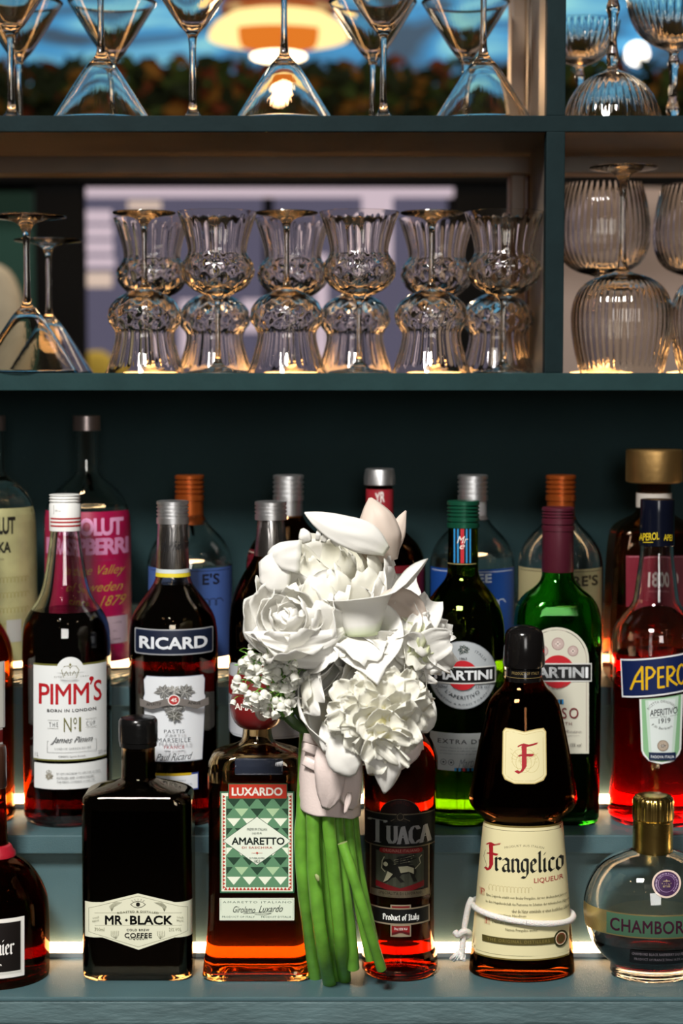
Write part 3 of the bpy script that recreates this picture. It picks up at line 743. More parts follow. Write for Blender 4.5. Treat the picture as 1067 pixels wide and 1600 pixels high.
# ================= front row
# dark liqueur bottle with black wide shoulders and the monk-grey "nier" label
b = Bottle('liqueur_bottle', 'squat round brown bottle with red neck ribbon, at the left end of front row', -4, 1500, 1.478, Z1)
b.body([b.R(1540, 76), b.R(1525, 80), b.R(1500, 81), b.R(1410, 81), b.R(1385, 74), b.R(1360, 59), b.R(1345, 44), b.R(1335, 26), b.R(1322, 19), b.R(1300, 18), b.R(1230, 16.5), b.R(1180, 16), b.R(1172, 16)], glass('cognac_glass', (.62, .36, .20)), L_COGN, 1250)
p = Print(); p.rect(-46, 1437, 38, 1530, 'e4e2dc'); p.rect(-42, 1442.5, 33.5, 1524.5, 'cfcdc6'); p.rect(-41, 1443.5, 32, 1520, '140e0c')
p.nib(blackletter('Marnier'), -36, 1470, 21.5, 1493, 3.1, 'f0eeea'); p.text('LIQUEUR', -22, 1507, 3, 1510.5, 'f0eeea', .02, 1.2, res=1)
p.text('GRAND CUVEE', -22, 1523, 28, 1526, 'b08030', 0, 1.2, res=1) if False else None
b.label(p, -46, 38, 1490)
b.cap([(1338, 29), (1336, 31), (1330, 30), (1327, 27), (1321, 24.5), (1319, 22), (1318, 17)], pbr('red_ribbon', (.33, .008, .02), .4, bump=.3), 'ribbon')
b.cap([(1230, 17), (1228, 18.5), (1172, 18.5), (1165, 17), (1163, .1)], pbr('brown_foil', (.05, .02, .012), .3, coat=.5), 'cap')

# black rectangular coffee liqueur bottle
b = Bottle('liqueur_bottle', 'flat black rectangular bottle with a cream hexagon label in the front row', 218, 1400, YA, Z1)
hyB = .0285
b.body([b.Q(1528, 84.5, hyB, .012), b.Q(1500, 85, hyB, .013), b.Q(1300, 85, hyB, .013), b.Q(1246, 85, hyB, .013), b.Q(1246, 85, hyB, .013), b.Q(1236, 82, .027, .013), b.Q(1229, 68, .0235, .013), b.Q(1222, 40, .018, .014), b.R(1216, 28), b.R(1214, 26.5), b.R(1165, 26), b.R(1150, 26)],
       glass('coffee_bottle_glass', (.84, .74, .60)), L_COFF, 1170, base=.005)
b.cap([(1166, 27), (1165, 29), (1158, 29.5), (1157, 30.5), (1130, 30.5), (1125, 30), (1121, 27), (1119.5, 20), (1119, .1)], pbr('black_wax_cap', (.005, .005, .005), .2, bump=.2, spec=.35), 'cap')
p = Print(); CR = 'dcdcc4'
p.poly([(133, 1409.5), (160, 1409.5), (215.6, 1396), (272.8, 1409.5), (303, 1409.5), (303, 1464.5), (272.8, 1464.5), (216.5, 1484), (160, 1464.5), (133, 1464.5)], CR)
OL = '6a6a50'
p.line([(139, 1419), (215.6, 1400), (293, 1419), (293, 1456), (216, 1479.5), (139, 1456)], .5, OL, True, up=True)
p.line([(148, 1426.3), (284, 1426.3)], .4, OL); p.line([(148, 1446), (284, 1446)], .4, OL)
p.text('MR', 164, 1430.2, 191, 1444.8, '0c0c0a', .035, 1.02); p.poly([(197.5, 1435), (200, 1437.6), (197.5, 1440.2), (195, 1437.6)], '0c0c0a'); p.text('BLACK', 203, 1430.2, 269.5, 1444.8, '0c0c0a', .035, 1.02)
p.line([(204, 1413), (209, 1409.3), (215.6, 1408), (222, 1409.3), (227.5, 1413), (222, 1416.8), (215.6, 1418.2), (209, 1416.8)], .7, '20201a', True)
p.circ(215.6, 1413, 3.2, '15150f')
for a_ in (-140, -115, -90, -65, -40): p.line([(215.6 + 7 * cos(rad(a_)) * 1.4, 1412 + 6 * sin(rad(a_))), (215.6 + 9.5 * cos(rad(a_)) * 1.4, 1412 + 8 * sin(rad(a_)))], .5, '20201a')
p.arctext('ROASTED & DISTILLED', 215.6, 1640, 214.5, -98.6, -81.4, 3.0, OL, .01)
p.text('COLD BREW', 198, 1451, 233, 1454.6, '1c1c16', .02, 1.2); p.text('COFFEE', 194.6, 1457.4, 237.4, 1465.2, '14140f', .02, 1.08); p.arctext('LIQUEUR', 215.6, 1340, 128.6, 96.6, 83.2, 5.2, '1c1c16', .01, inward=True)
p.text('700ml', 148, 1449, 163, 1454.4, '8a8a70', 0, 1.0, res=1); p.text('21% VOL', 264, 1449, 283, 1454.4, '8a8a70', 0, 1.0, res=1)
for sx, x_ in ((1, 181), (-1, 250)):
    for k in range(5): p.line([(x_, 1466), (x_ + sx * (4 - 3 * k) * .9, 1459 - abs(2 - k) * -1.2), (x_ + sx * (6 - 4 * k) * .7, 1454)], .4, OL)
    xh = 215.6 - sx * 41
    for k in range(6): p.line([(xh, 1423), (xh + (k - 2.5) * 1.4, 1416), (xh + sx * 10 + (k - 2.5) * 2.2, 1409)], .4, OL)
    p.text('COLD', 145 if sx > 0 else 276, 1432, 155 if sx > 0 else 286, 1434.6, OL, 0, 1.1, skew=-2 * sx, res=1); p.text('BREW', 145 if sx > 0 else 276, 1437, 155 if sx > 0 else 286, 1439.6, OL, 0, 1.1, skew=-2 * sx, res=1)
b.label(p, 133, 303, 1440)

# amaretto: square clear bottle, amber inside, green triangle label
b = Bottle('liqueur_bottle', 'square flared amber bottle with a green triangle-pattern label beside the bouquet stems', 402.5, 1330, YA, Z1)
b.body([b.Q(1530, 84, .0305, .012), b.Q(1515, 84.5, .0305, .012), b.Q(1490, 82, .0300, .011), b.Q(1455, 77, .0285, .011), b.Q(1400, 74.5, .0280, .011), b.Q(1300, 74, .0278, .011), b.Q(1215, 75, .0278, .012), b.Q(1198, 76, .028, .014), b.Q(1182, 74, .0275, .016), b.Q(1172, 64, .0255, .018), b.Q(1167, 48, .021, .018), b.R(1160, 28), b.R(1150, 23), b.R(1135, 22), b.R(1128, 24), b.R(1120, 24)],
       glass('warm_clear_glass', (.93, .84, .68)), L_AMAR, 1214, wall=.003, base=.005)
p = Print(); GN = '2f5a3e'
p.rect(343.8, 1236.5, 459.7, 1395, '35664a'); p.rect(346, 1239, 457.5, 1392.7, 'e3e5d2'); 
# red zigzag border
zx = []
N_ = 26
for k in range(N_):
    y = 1242 + k * (1389 - 1242) / N_; d_ = (1389 - 1242) / N_
    p.poly([(348, y), (352.5, y + d_ / 2), (348, y + d_)], 'b23a2a', up=(k == 0)); p.poly([(455.5, y), (451, y + d_ / 2), (455.5, y + d_)], 'b23a2a', up=False)
for k in range(18):
    x = 350 + k * 5.8; p.poly([(x, 1391), (x + 2.9, 1386), (x + 5.8, 1391)], 'b23a2a', up=False)
p.rect(353, 1244, 450.5, 1386, '5d8a68')
cols_ = ['e6ecd8', '24402f', 'a9c79c', '35664a', 'e6ecd8']
p.lay += 1
rows = 9; th_ = (1384 - 1247) / rows; tw = 24.4
for r_ in range(rows):
    for c_ in range(-1, 6):
        x = 353 + c_ * tw + (tw / 2 if r_ % 2 else 0); y = 1247 + r_ * th_
        m_ = {0: '24402f', 1: 'e6ecd8', 2: 'a9c79c'}[(r_ * 2 + (0 if r_ % 2 else 0) + (c_ % 2) * (1 if r_ % 3 == 1 else 0)) % 3]
        q_ = clip_strip([(x + 1.5, y + 1), (x + tw - 1.5, y + 1), (x + tw / 2, y + th_ - 1.5)], 353.5, 450)
        if q_: p.poly([tuple(v) for v in q_], m_, up=False)
p.poly([(401.5, 1275.3), (455.2, 1313.7), (401.5, 1352), (348, 1313.7)], '2a4636'); p.poly([(401.5, 1276.3), (453.9, 1313.7), (401.5, 1351), (349.2, 1313.7)], 'dfe6d6')
p.rect(356.5, 1224, 449, 1248.5, '2f5a3e'); p.rect(357.8, 1225.3, 447.8, 1247.2, 'b8321f'); p.text('LUXARDO', 362, 1230, 441.5, 1243.2, 'f4efe4', .035, 1.0)
p.text('AMARETTO', 361.8, 1308, 444.6, 1319.8, '12201a', .03, .98); p.text('DI SASCHIRA', 378, 1322.3, 425.7, 1325.6, 'b04a3c', .01, 1.15); p.text('PREMIUM ITALIAN', 386, 1293.5, 417, 1297.5, '30463a', 0, 1.0, res=1); p.text('LIQUEUR', 394, 1300, 409, 1303.5, '30463a', 0, 1.0, res=1)
p.text('ESTABLISHED', 390, 1339, 414, 1341.5, '30463a', 0, 1.0, res=1); p.text('1821', 397, 1343, 406, 1347.5, '30463a', 0, 1.0, res=1); p.circ(401.7, 1332.3, 1.5, 'b8321f'); p.line([(393, 1332.3), (410, 1332.3)], .4, 'b8321f')
b.label(p, 343, 460, 1310)
p = Print(); p.rect(343, 1403, 459.8, 1438, 'd6dfcc'); p.rectl(345, 1405, 458, 1436, .4, '55705e')
p.text('AMARETTO ITALIANO', 348, 1408, 455.5, 1411.2, '40584a', 0, 1.3); p.text('PRODUCT OF ITALY', 347, 1431, 398, 1434, '40584a', 0, 1.0, res=1); p.text('PRODUIT D\'ITALIE', 408, 1431, 455, 1434, '40584a', 0, 1.0, res=1)
p.text('Girolamo', 364, 1416, 399, 1426, '1e2c26', -.012, 1, shear=.5, skew=1); p.text('Luxardo', 404, 1414.5, 442, 1425, '1e2c26', -.012, 1, shear=.5, skew=-1)
p.line([(380, 1427.5), (400, 1426), (424, 1427), (414, 1429.5), (398, 1428.5)], .5, '1e2c26')
b.label(p, 343, 460, 1420)
b.cap([(1136, 25), (1133, 30), (1128, 35), (1118, 40), (1104, 42.5), (1090, 40.5), (1072, 35), (1050, 31), (1042, 29), (1039, 25), (1038.5, .1)], pbr('red_seal', (.16, .010, .010), .35, coat=.5, var=.1), 'cap')
zc = b.z(1105); rc_ = b.w(42.6, 1105)
p = Print(); p.text('AMARETTO', 367, 1100.5, 432, 1111, 'e8e2d8', .03, 1.0)
P_old = b.P; b.P = [(b.z(y), b.w(h, y), b.w(h, y), b.w(h, y), b.w(h, y)) for y, h in [(1118, 40), (1104, 42.5), (1090, 40.5)]]
o = b.label(p, 362, 440, 1105, 'cap_lettering'); b.P = P_old
# plaque moulded in the shoulder
p = Print(); p.rect(367, 1185, 442, 1211, pbr('moulded_glass_plaque', (.02, .025, .04), .08, coat=1), r=4); p.rectl(368.5, 1186.5, 440.5, 1209.5, 1.6, pbr('moulded_glass_rim', (.22, .22, .24), .15, coat=1)); b.label(p, 366, 443, 1198, 'moulded_plaque')

# amber round bottle with black, gold and lion label
b = Bottle('liqueur_bottle', 'round amber bottle with black and gold lion label, just right of the bouquet stems', 624.5, 1400, YA, Z1)
b.body([b.R(1523, 57), b.R(1512, 59.5), b.R(1495, 59.5), b.R(1483, 57), b.R(1476, 54), b.R(1476, 54), b.R(1400, 53.5), b.R(1300, 54.5), b.R(1240, 57), b.R(1195, 59.5), b.R(1180, 59), b.R(1162, 53), b.R(1145, 43), b.R(1125, 30), b.R(1105, 21), b.R(1085, 18), b.R(1040, 17), b.R(1030, 17)], glass('tuscan_glass', (.88, .68, .52)), L_TUAC, 1080, base=.005)
b.cap([(1075, 19), (1074, 20), (1025, 20), (1022, 18), (1021, .1)], pbr('black_cap', (.012, .012, .012), .35, coat=.3), 'cap')
GD = pbr('tarnished_gold', (.22, .18, .12), .4, metal=.7, var=.2, vscale=200); BK = '0b0a0a'
p = Print(); p.poly([(625 + 31 * cos(rad(t)), 1274 - 25 * sin(rad(t))) for t in range(0, 181, 10)], '1d0808'); p.ringl(625, 1274, 31, .8, GD, ry=25, a0=180, a1=360); p.arctext('IMPORTED', 625, 1276, 20, -130, -50, 5, '4a1512', .02)
p.rect(578, 1322, 671, 1403, GD); p.rect(580.5, 1324, 668.5, 1400, '160d0b'); p.rect(587.5, 1331, 661.5, 1390, '3a3c30', up=True)
for k in range(6): p.rect(589 + k * 12.5, 1331, 594 + k * 12.5, 1385, '44463a', up=(k == 0))
p.poly([(587.5, 1378), (625, 1388), (662, 1378), (662, 1387), (625, 1397), (587.5, 1387)], '6e1218'); p.rect(581, 1392, 668, 1401, GD); p.text('SPECIALITA DI LIVORNO', 592, 1394, 658, 1398.5, '2c2013', .01, 1.1, res=1)
# winged lion, striding left
LN = 'a8a489'; BLK = '15140f'
body_ = [(598, 1352), (602, 1344), (610, 1342), (618, 1350), (636, 1350), (646, 1353), (650, 1362), (648, 1370), (651, 1378), (646, 1379), (642, 1370), (640, 1364), (628, 1366), (624, 1370), (632, 1378), (626, 1379), (618, 1370), (612, 1372), (604, 1380), (598, 1381), (600, 1377), (607, 1368), (604, 1360)]
p.poly(body_, BLK); p.poly([(622, 1354), (636, 1353), (646, 1357), (646, 1366), (638, 1362), (626, 1364)], LN); p.poly([(606, 1362), (614, 1366), (606, 1376), (599, 1380), (600, 1378)], LN)
p.circ(606, 1352, 9, BLK); p.circ(603, 1351, 3.4, LN); p.poly([(612, 1352), (622, 1338), (650, 1335), (640, 1341), (652, 1341), (636, 1347), (646, 1349), (624, 1352)], BLK)
for k in range(3): p.line([(616, 1350 - k * 3), (640 + k * 3, 1346 - k * 4.5)], 1.0, LN)
p.line([(648, 1358), (656, 1350), (654, 1342), (658, 1338)], 1.3, LN); p.line([(601, 1340), (598, 1346), (597, 1358), (602, 1363)], 1.2, LN)
p.rect(571.5, 1271.5, 677.5, 1324.5, GD); p.rect(572, 1273.5, 677, 1322.5, BK, up=True); p.poly([(614, 1286), (618, 1274), (625, 1268), (632, 1274), (636, 1286), (625, 1282)], '221c14'); p.ringl(625.5, 1276, 5, .9, GD); p.line([(611, 1283), (618, 1279), (625, 1282), (632, 1279), (640, 1283)], .9, GD)
SV = pbr('silver_ink', (.42, .42, .43), .35, metal=.5)
p.nib(serifword('TUACA', True), 579, 1283, 672, 1318, 6.2, SV, ang=12)
p.rect(594, 1325.5, 659, 1333.5, '7c1418', r=3.5); p.text('ORIGINALE ITALIANO', 599, 1327, 654, 1331.5, 'b98a7e', 0, 1.05)
b.label(p, 571, 678, 1330)
p = Print(); TN = '8a7c66'
p.rect(610, 1414, 642, 1464, TN, up=True); p.rect(612, 1416, 640, 1421, '6e1218'); p.rect(577, 1419, 671, 1445.5, TN); p.rect(579, 1421, 669, 1443, BK)
p.rect(612, 1447, 640, 1458, '7c1418'); p.poly([(612, 1458), (626, 1454), (640, 1458), (640, 1462), (626, 1457), (612, 1462)], '4c0d10'); p.text('70cl 35% Vol', 616, 1449.5, 636, 1453.5, 'e6ded6', .02, 1, res=1)
p.nib(blackletter('Product of Italy'), 598, 1428.5, 653.5, 1440.5, 1.7, 'f2f2ee')
b.label(p, 577, 671, 1432)

# monk-shaped bottle
b = Bottle('liqueur_bottle', 'monk-shaped dark brown bottle with a rope belt and cream blackletter label', 816, 1400, YA, Z1)
hf = lambda h, py: b.E(py, h, b.w(h * .72, py))
b.body([hf(80.5, 1528), hf(82.5, 1518), hf(81.5, 1500), hf(81.5, 1500), hf(78, 1470), hf(62.5, 1290), hf(61, 1283), hf(59.5, 1280), hf(64, 1274), hf(79, 1262), hf(84, 1252), hf(84.5, 1245), hf(82, 1228), hf(70, 1160), hf(57, 1103), hf(52, 1092), hf(44, 1082), hf(34, 1073), hf(29, 1060), hf(27, 1050), hf(26.5, 1030), hf(26.5, 1015)],
       glass('monk_glass', (.46, .24, .11)), glass('liquid_hazelnut', ior=1.36, absorb=(.72, .30, .08), dens=520), 1080, wall=.003, base=.01)
BKP = pbr('black_hood_plastic', (.005, .0045, .0045), .16, spec=.4)
b.cap([(1042, 29), (1041, 31), (1036, 33), (1010, 32), (990, 29.5), (985, 27), (979.5, 20), (977, 10), (976.5, .1)], BKP, 'cap')
b.cap([(1063, 27.8), (1043, 27.8), (1042, 27)], BKP, 'collar')
p = Print(); GI = pbr('gold_ink', (.48, .36, .14), .35, metal=.6); p.line([(792, 1046), (849, 1046)], .8, GI); p.line([(792, 1060), (849, 1060)], .8, GI); p.text('PRODUCT OF ITALY', 800, 1050.5, 842, 1055, GI, .01, 1.15)
Pq = b.P; b.P = [(b.z(y), b.w(28, y), b.w(28, y), b.w(28, y), b.w(28, y)) for y in (1065, 1040)]; b.label(p, 792, 849, 1053, 'collar_print'); b.P = Pq
CRM = 'd9d0a4'
p = Print()
def shield(x0, y0, x1, y1, k=0):
    return [(x0 + k, y0 + 6), (x0 + k + 4, y0 + k), (x0 + 16, y0 + 1 + k), ((x0 + x1) / 2, y0 + 5 + k), (x1 - 16, y0 + 1 + k), (x1 - k - 4, y0 + k), (x1 - k, y0 + 6), (x1 - k + 1, y1 - 14), (x1 - k - 4, y1 - 5 - k), (x1 - 18, y1 - k), (x0 + 18, y1 - k), (x0 + k + 3, y1 - 6 - k), (x0 + k - 1, y1 - 15)]
p.poly(shield(785.5, 1138, 853, 1225), 'b8a368'); p.poly(shield(785.5, 1138, 853, 1225, 1.5), CRM); p.line(shield(785.5, 1138, 853, 1225, 5), .5, 'b8a368', True)
for k in range(4): p.ringl(812 + k * 6, 1186 + (k % 2) * 6, 12, .5, 'b5a468', ry=15)
for s_ in (-1, 1):
    for k in range(4): p.line([(819, 1190), (819 + s_ * (14 + 2 * k), 1176 + 5 * k), (819 + s_ * (22 - k), 1170 + 7 * k)], .5, 'b5a468')
p.nib(blackletter('F'), 806, 1161, 839, 1208, 5.2, 'a01c26', ang=30); b.label(p, 785, 854, 1180, ys=[1130 + 8 * k for k in range(14)], off0=.0003)
# body label
p = Print(); OLV = '6b5c2a'
def ex(py): return 62.6 + (81.3 - 62.6) * (py - 1290) / 210
p.poly([(817 - ex(1291), 1291), (817 + ex(1291), 1291), (815 + ex(1501), 1501), (815 - ex(1501), 1501)], OLV); p.poly([(817 - ex(1294), 1294), (817 + ex(1294), 1294), (815 + ex(1499), 1498.5), (815 - ex(1499), 1498.5)], CRM)
p.line([(756, 1299), (878, 1299)], .6, '40381c'); p.line([(738, 1494), (893, 1494)], .6, '40381c')
p.arctext('PRODUKT AUS ITALIEN', 819, 1420, 97, -108, -72, 3.4, '6a6248', 0)
p.nib(blackletter('F'), 759, 1320, 781.5, 1365, 4.6, 'a01c26', ang=30); p.line([(759, 1335), (756.5, 1345), (761, 1358), (757, 1364)], .5, '30302a')
p.nib(blackletter('rangelico'), 773.5, 1331, 878, 1371.5, 5.0, '12140f', ang=42)
p.text('LIQUEUR', 834, 1371.5, 879, 1380.5, '9c2a2e', .008, 1.05, skew=-1.5)
p.scribble(763, 1383, 830, 1398, 'b9ab7e', .45, 3, 12)
p.rect(749.5, 1394.5, 758, 1406, 'c9b48c'); p.nib(blackletter('D'.replace('D', 'P')), 750.5, 1395.5, 757.5, 1405, 1.6, 'a33a30'); p.rect(757, 1437, 766, 1449, 'c9b48c'); p.nib(blackletter('P'), 758, 1438, 765, 1448, 1.6, 'a33a30')
TX = '5c573c'
p.text('Eine Legende erzahlt vom Bruder Frangelico, der vor dreihundert Jahren', 761, 1401, 884, 1406.5, TX, 0, .95, res=1); p.text('in den Hugellandschaft des Piemontes im Schatten der italienischen Alpen', 760, 1411, 887, 1416.5, TX, 0, .95, res=1)
p.text('uber die Natur entwickelte er einen kostlichen Likor', 800, 1421, 888, 1426.5, TX, 0, .95, res=1); p.text('und einzigartigen Haselnuss', 761, 1429, 822, 1434, TX, 0, .95, res=1)
p.text('Diese alte Tradition des Likors fuhren wir gewissenhaft in seinem', 770, 1441, 886, 1446.5, TX, 0, .95, res=1); p.text('Namen Frangelico weiter.', 790, 1451, 840, 1456.5, TX, 0, .95, res=1)
p.rect(754.5, 1466.5, 866, 1476.5, '4c431d', r=.8); p.text('THE ORIGINAL DISTILLERS', 762, 1469, 858, 1473.8, '7c6f3a', .01, 1.25)
p.circ(874.5, 1470.5, 10.5, '31301a', ry=13); p.circ(874.5, 1470.5, 8, 'd0bfa0', ry=10); p.circ(874.5, 1470.5, 6.8, '7a3a26', ry=8.5); p.circ(874.5, 1470.5, 5.4, '4c3c1c', ry=6.8)
b.label(p, 733, 897, 1400, ys=[1280 + 7 * k for k in range(34)], off0=.0003)
# rope belt
ROPE = pbr('white_cotton_rope', (.78, .74, .70), .85, bump=1.0, bscale=900, sss=.2)
rp = []
for k in range(33):
    t = 2 * pi * k / 32; X = sin(t); f_ = -cos(t)     # f_ = -1 front
    py = 1421 + 10.5 * X if False else 1405 + 14 + 10 * X
    front = max(0, cos(t)); py = 1408 + 8 * X + 17 * max(0, cos(t)) * (1 if True else 0) + (6 if cos(t) < 0 else 0) * -cos(t) * -1
    z = b.z(1421 + 9 * sin(t) + 3 * cos(t)); a_, b_, _, _ = b.sect(z); rp.append((( a_ + .0026) * sin(t), -(b_ + .0026) * cos(t), z))
tube('rope_belt', rp, .0026, ROPE, b.root, n=12, sub=3, wob=.12)
L0 = Vector(rp[24]); kk = 1 / scale_at(YA, b.z(1400) + Z1)
def rpx(px, py, dy=0): v = at(px, py, YA + dy); return Vector((v.x - b.X, dy, v.z - Z1))
tube('rope_end', [rpx(737, 1404), rpx(732, 1415, -.003), rpx(727, 1440, -.004), rpx(725, 1452, -.004)], [.0026, .0026, .0026, .0022], ROPE, b.root, n=10)
tube('rope_knot', [rpx(711, 1456, -.004), rpx(716, 1461, -.007), rpx(724, 1455, -.008), rpx(733, 1458, -.004), rpx(727, 1464, -.002), rpx(718, 1459, -.003)], .0027, ROPE, b.root, n=10)
tube('rope_end', [rpx(724, 1458, -.004), rpx(723, 1475, -.005), rpx(721, 1488, -.005)], [.0026, .0028, .003], ROPE, b.root, n=10)
rnd = random.Random(5)
for k in range(9):
    t_ = rnd.uniform(-1, 1)
    tube('rope_strand', [rpx(721 + t_ * 2, 1484, -.005), rpx(718 + t_ * 7, 1493, -.005 + rnd.uniform(-.003, .003)), rpx(715 + t_ * 11, 1500 + rnd.uniform(-3, 1), -.006 + rnd.uniform(-.004, .004))], [.0014, .0020, .0015], ROPE, b.root, n=6)

# round orb bottle
b = Bottle('liqueur_bottle', 'round orb bottle with fluted gold cap and gold and green band, in front row', 1018, 1450, 1.480, Z1)
hf = lambda h, py, k=.78: b.E(py, h, b.w(h * k, py))
b.body([hf(64, 1532, .8), hf(66, 1520, .8), hf(63, 1506, .8), hf(66, 1499, .8), hf(80, 1488), hf(92, 1471), hf(101, 1452), hf(106, 1430), hf(107, 1410), hf(104, 1390), hf(96, 1370), hf(84, 1352), hf(66, 1339), hf(44, 1331), hf(31, 1326), b.R(1322, 27), b.R(1300, 26), b.R(1280, 26)], G_CLEAR, L_CHAM, 1462, wall=.003, base=.010)
GOLD = pbr('gold_cap', (.60, .42, .12), .25, metal=1, bump=.2)
b.cap([(1330, 29), (1329.5, 31), (1328, 31.5), (1282, 31), (1281, 32), (1279, 32), (1278, 30.5)], GOLD, 'cap_skirt')
b.cap([(1278.5, 30.5), (1277, 31.5), (1250, 31.5), (1246, 30.5), (1243, 27), (1241, 20), (1240.5, .1)], GOLD, 'cap', n=96, rib=24, amp=.022)
p = Print(); p.poly([(911, 1430), (1125, 1430), (1125, 1467), (911, 1467)], pbr('gold_band', (.55, .42, .18), .3, metal=.8, bump=.3)); 
p.rect(948, 1432, 1092, 1465, '40604a'); 
p.text('CHAMBORD', 953.5, 1439, 1085, 1459.5, '330d22', .018, 1.05)
for k in range(8): p.line([(925 + k * 2.5, 1465), (931 + k * 2.5, 1448)], .3, 'a88a3c')
b.label(p, 911, 1126, 1450, 'band', off0=.0005, ys=[1425 + 5 * k for k in range(11)])
p = Print(); p.circ(1041, 1380, 22.5, pbr('clear_seal_rim', (.62, .50, .42), .1, coat=1), ry=23); p.circ(1041, 1380, 19.5, '33103e', ry=20); p.ringl(1041, 1380, 13, .5, 'a58ab0', ry=13.5); p.arctext('CHAMBORD LIQUEUR ROYALE DE FRANCE', 1041, 1380, 14.5, -230, 50, 3, 'c0aac8', 0, res=1); p.circ(1041, 1381, 9, '2c0f3a', ry=9.5); crown(p, 1041, 1380, 7, 'bda878', .7)
b.label(p, 1018, 1064, 1380, 'seal', off0=.0006, ys=[1350 + 5 * k for k in range(12)])
p = Print(); p.rect(984, 1486, 1076, 1506, '100d10', r=2); p.text('CHAMBORD BLACK RASPBERRY LIQUEUR', 987, 1489, 1073, 1494, '8a8088', .01, .95, res=1); p.text('PRODUCT OF FRANCE 700ml 16.5% vol', 991, 1497, 1069, 1501, '8a8088', .01, .95, res=1)
b.label(p, 983, 1077, 1495, off0=.0004, ys=[1480 + 4 * k for k in range(9)])

# ================= middle row
b = Bottle('liqueur_bottle', 'orange-amber bottle with a white label, cut by the left edge of the middle row', -41, 1200, YB, Z2)
b.body([b.R(1284, 62), b.R(1270, 64), b.R(1250, 62), b.R(1250, 62), b.R(1080, 63), b.R(1040, 64), b.R(1010, 62), b.R(985, 52), b.R(965, 38), b.R(945, 25), b.R(900, 18), b.R(850, 17)], G_AMBER, glass('liquid_whisky', ior=1.36, absorb=(.93, .5, .06), dens=60), 900)
p = Print(); p.rect(-90, 1038, 8, 1142, 'c9c7c0'); p.line([(-88, 1140), (6, 1140), (6, 1040)], .6, '55504a'); p.rect(-90, 1143, 4, 1238, 'cbc9c4'); p.rect(-90, 1145, 4, 1165, '5a1412'); p.rect(-90, 1168, 4, 1178, '5a1412'); p.rect(-90, 1227, 4, 1233, '5a1412')
b.label(p, -90, 9, 1140); b.cap(screw(812, 852, 20), SILVER, 'cap')

b = Bottle('liqueur_bottle', 'dark bottle with a white and red striped screw cap and red-lettered crown label', 106, 1200, YB, Z2)
b.body([b.R(1280, 67), b.R(1268, 69), b.R(1100, 69), b.R(1000, 69), b.R(978, 67), b.R(962, 62), b.R(948, 53), b.R(936, 44), b.R(922, 37.5), b.R(900, 32.5), b.R(870, 28), b.R(840, 24), b.R(825, 22.5), b.R(815, 22)], G_CLEAR, L_PIMM, 953, wall=.0028)
WH = pbr('white_cap', (.72, .72, .70), .35, bump=.1)
o = b.cap(screw(772, 829, 24.5, (.06, .14, .22), .8), WH, 'cap')
p = Print()
for y_, c_ in ((809.5, 'a01820'), (815, 'a01820'), (821, 'a01820')): p.rect(79, y_, 133, y_ + 2.6, c_, up=False)
p.text('25% vol', 86, 797, 95, 799.5, '505050', 0, 1, res=1); p.line([(84, 790), (84, 804)], .4, '505050')
Pq = b.P; b.P = [(b.z(y), b.w(24.6, y), b.w(24.6, y), b.w(24.6, y), b.w(24.6, y)) for y in (830, 770)]; b.label(p, 80, 132, 815, 'cap_print'); b.P = Pq
WP = 'd9dcdc'; GO = '63622e'
p = Print(); p.rect(52.5, 1037.5, 166.5, 1189.5, GO); p.circ(109.5, 1048.5, 21.8, WP); p.rect(52.5, 1040.5, 166.5, 1187, WP, up=False); crown(p, 109.7, 1049, 13.5, '6a6636', 1.0)
p.text("PIMM", 61, 1068.5, 139, 1101, 'a8141e', .012, .93); p.text("S", 146, 1066, 158.5, 1099, 'a8141e', .012, 1); p.circ(142.5, 1063, 3.6, 'a8141e'); p.poly([(146, 1063), (141.5, 1072.5), (140, 1071.5), (142, 1064)], 'a8141e')
p.text('ESTD', 85, 1056.5, 97, 1059, '8a8a84', 0, 1.3, res=1); p.text('1840', 126, 1056.5, 138, 1059, '8a8a84', 0, 1.3, res=1)
p.text('BORN IN LONDON', 74, 1108, 149.5, 1112.8, '15181a', .02, 1.15); p.text('N', 99.7, 1121.5, 111.5, 1143.5, GO, -.005, 1); p.text('o', 114.3, 1121.5, 119.8, 1132, GO, 0, 1); p.circ(117, 1137.5, 1.3, GO); p.rect(123, 1121.5, 126, 1143.5, GO)
p.text('THE', 77, 1128.5, 91, 1135.5, '7a7c7c', -.01, 1.5); p.text('CUP', 134, 1128.5, 147.5, 1135.5, '7a7c7c', -.01, 1.5)
for x_ in (75, 133): p.line([(x_, 1125), (x_ + 17, 1125)], .5, '8a8a84'); p.line([(x_, 1138), (x_ + 17, 1138)], .5, '8a8a84')
p.line([(76, 1158), (74.5, 1158), (74.5, 1175.5), (149.5, 1175.5), (149.5, 1158), (147, 1158)], .5, '8f9191')
p.text('James Pimm', 80, 1151.5, 144, 1163.5, '4a4c4e', -.022, 1, shear=.6); p.line([(79, 1164), (84, 1158), (96, 1155)], .4, '4a4c4e'); p.text('LONDON GARDEN RECIPE', 86, 1168, 141, 1171.3, '8a8c8c', 0, 1.2, res=1)
p.text("PIMM'S Spirit Drink", 92, 1180.5, 133, 1184, '5a5c5c', 0, 1, res=1); p.text('1 L', 56, 1177, 61, 1183, '6a6c6c', 0, 1, res=1); p.text('25% vol', 152, 1177, 165, 1182.5, '5a5c5c', 0, 1, res=1)
b.label(p, 52, 167, 1110)
p = Print(); p.rect(53.7, 1193.5, 167, 1233.5, WP, r=1.5); leafage(p, 77, 1214, 8, '77705c', 9, 3); crown(p, 77, 1206.5, 4, '77705c', .5)
para(p, ['BY APPOINTMENT TO HM THE QUEEN', 'DISTILLERS AND COMPOUNDERS', "THE PIMM'S COMPANY, LONDON"], 89, 155, 1207, 6.4, 3.6, '77797a'); b.label(p, 53, 168, 1213)

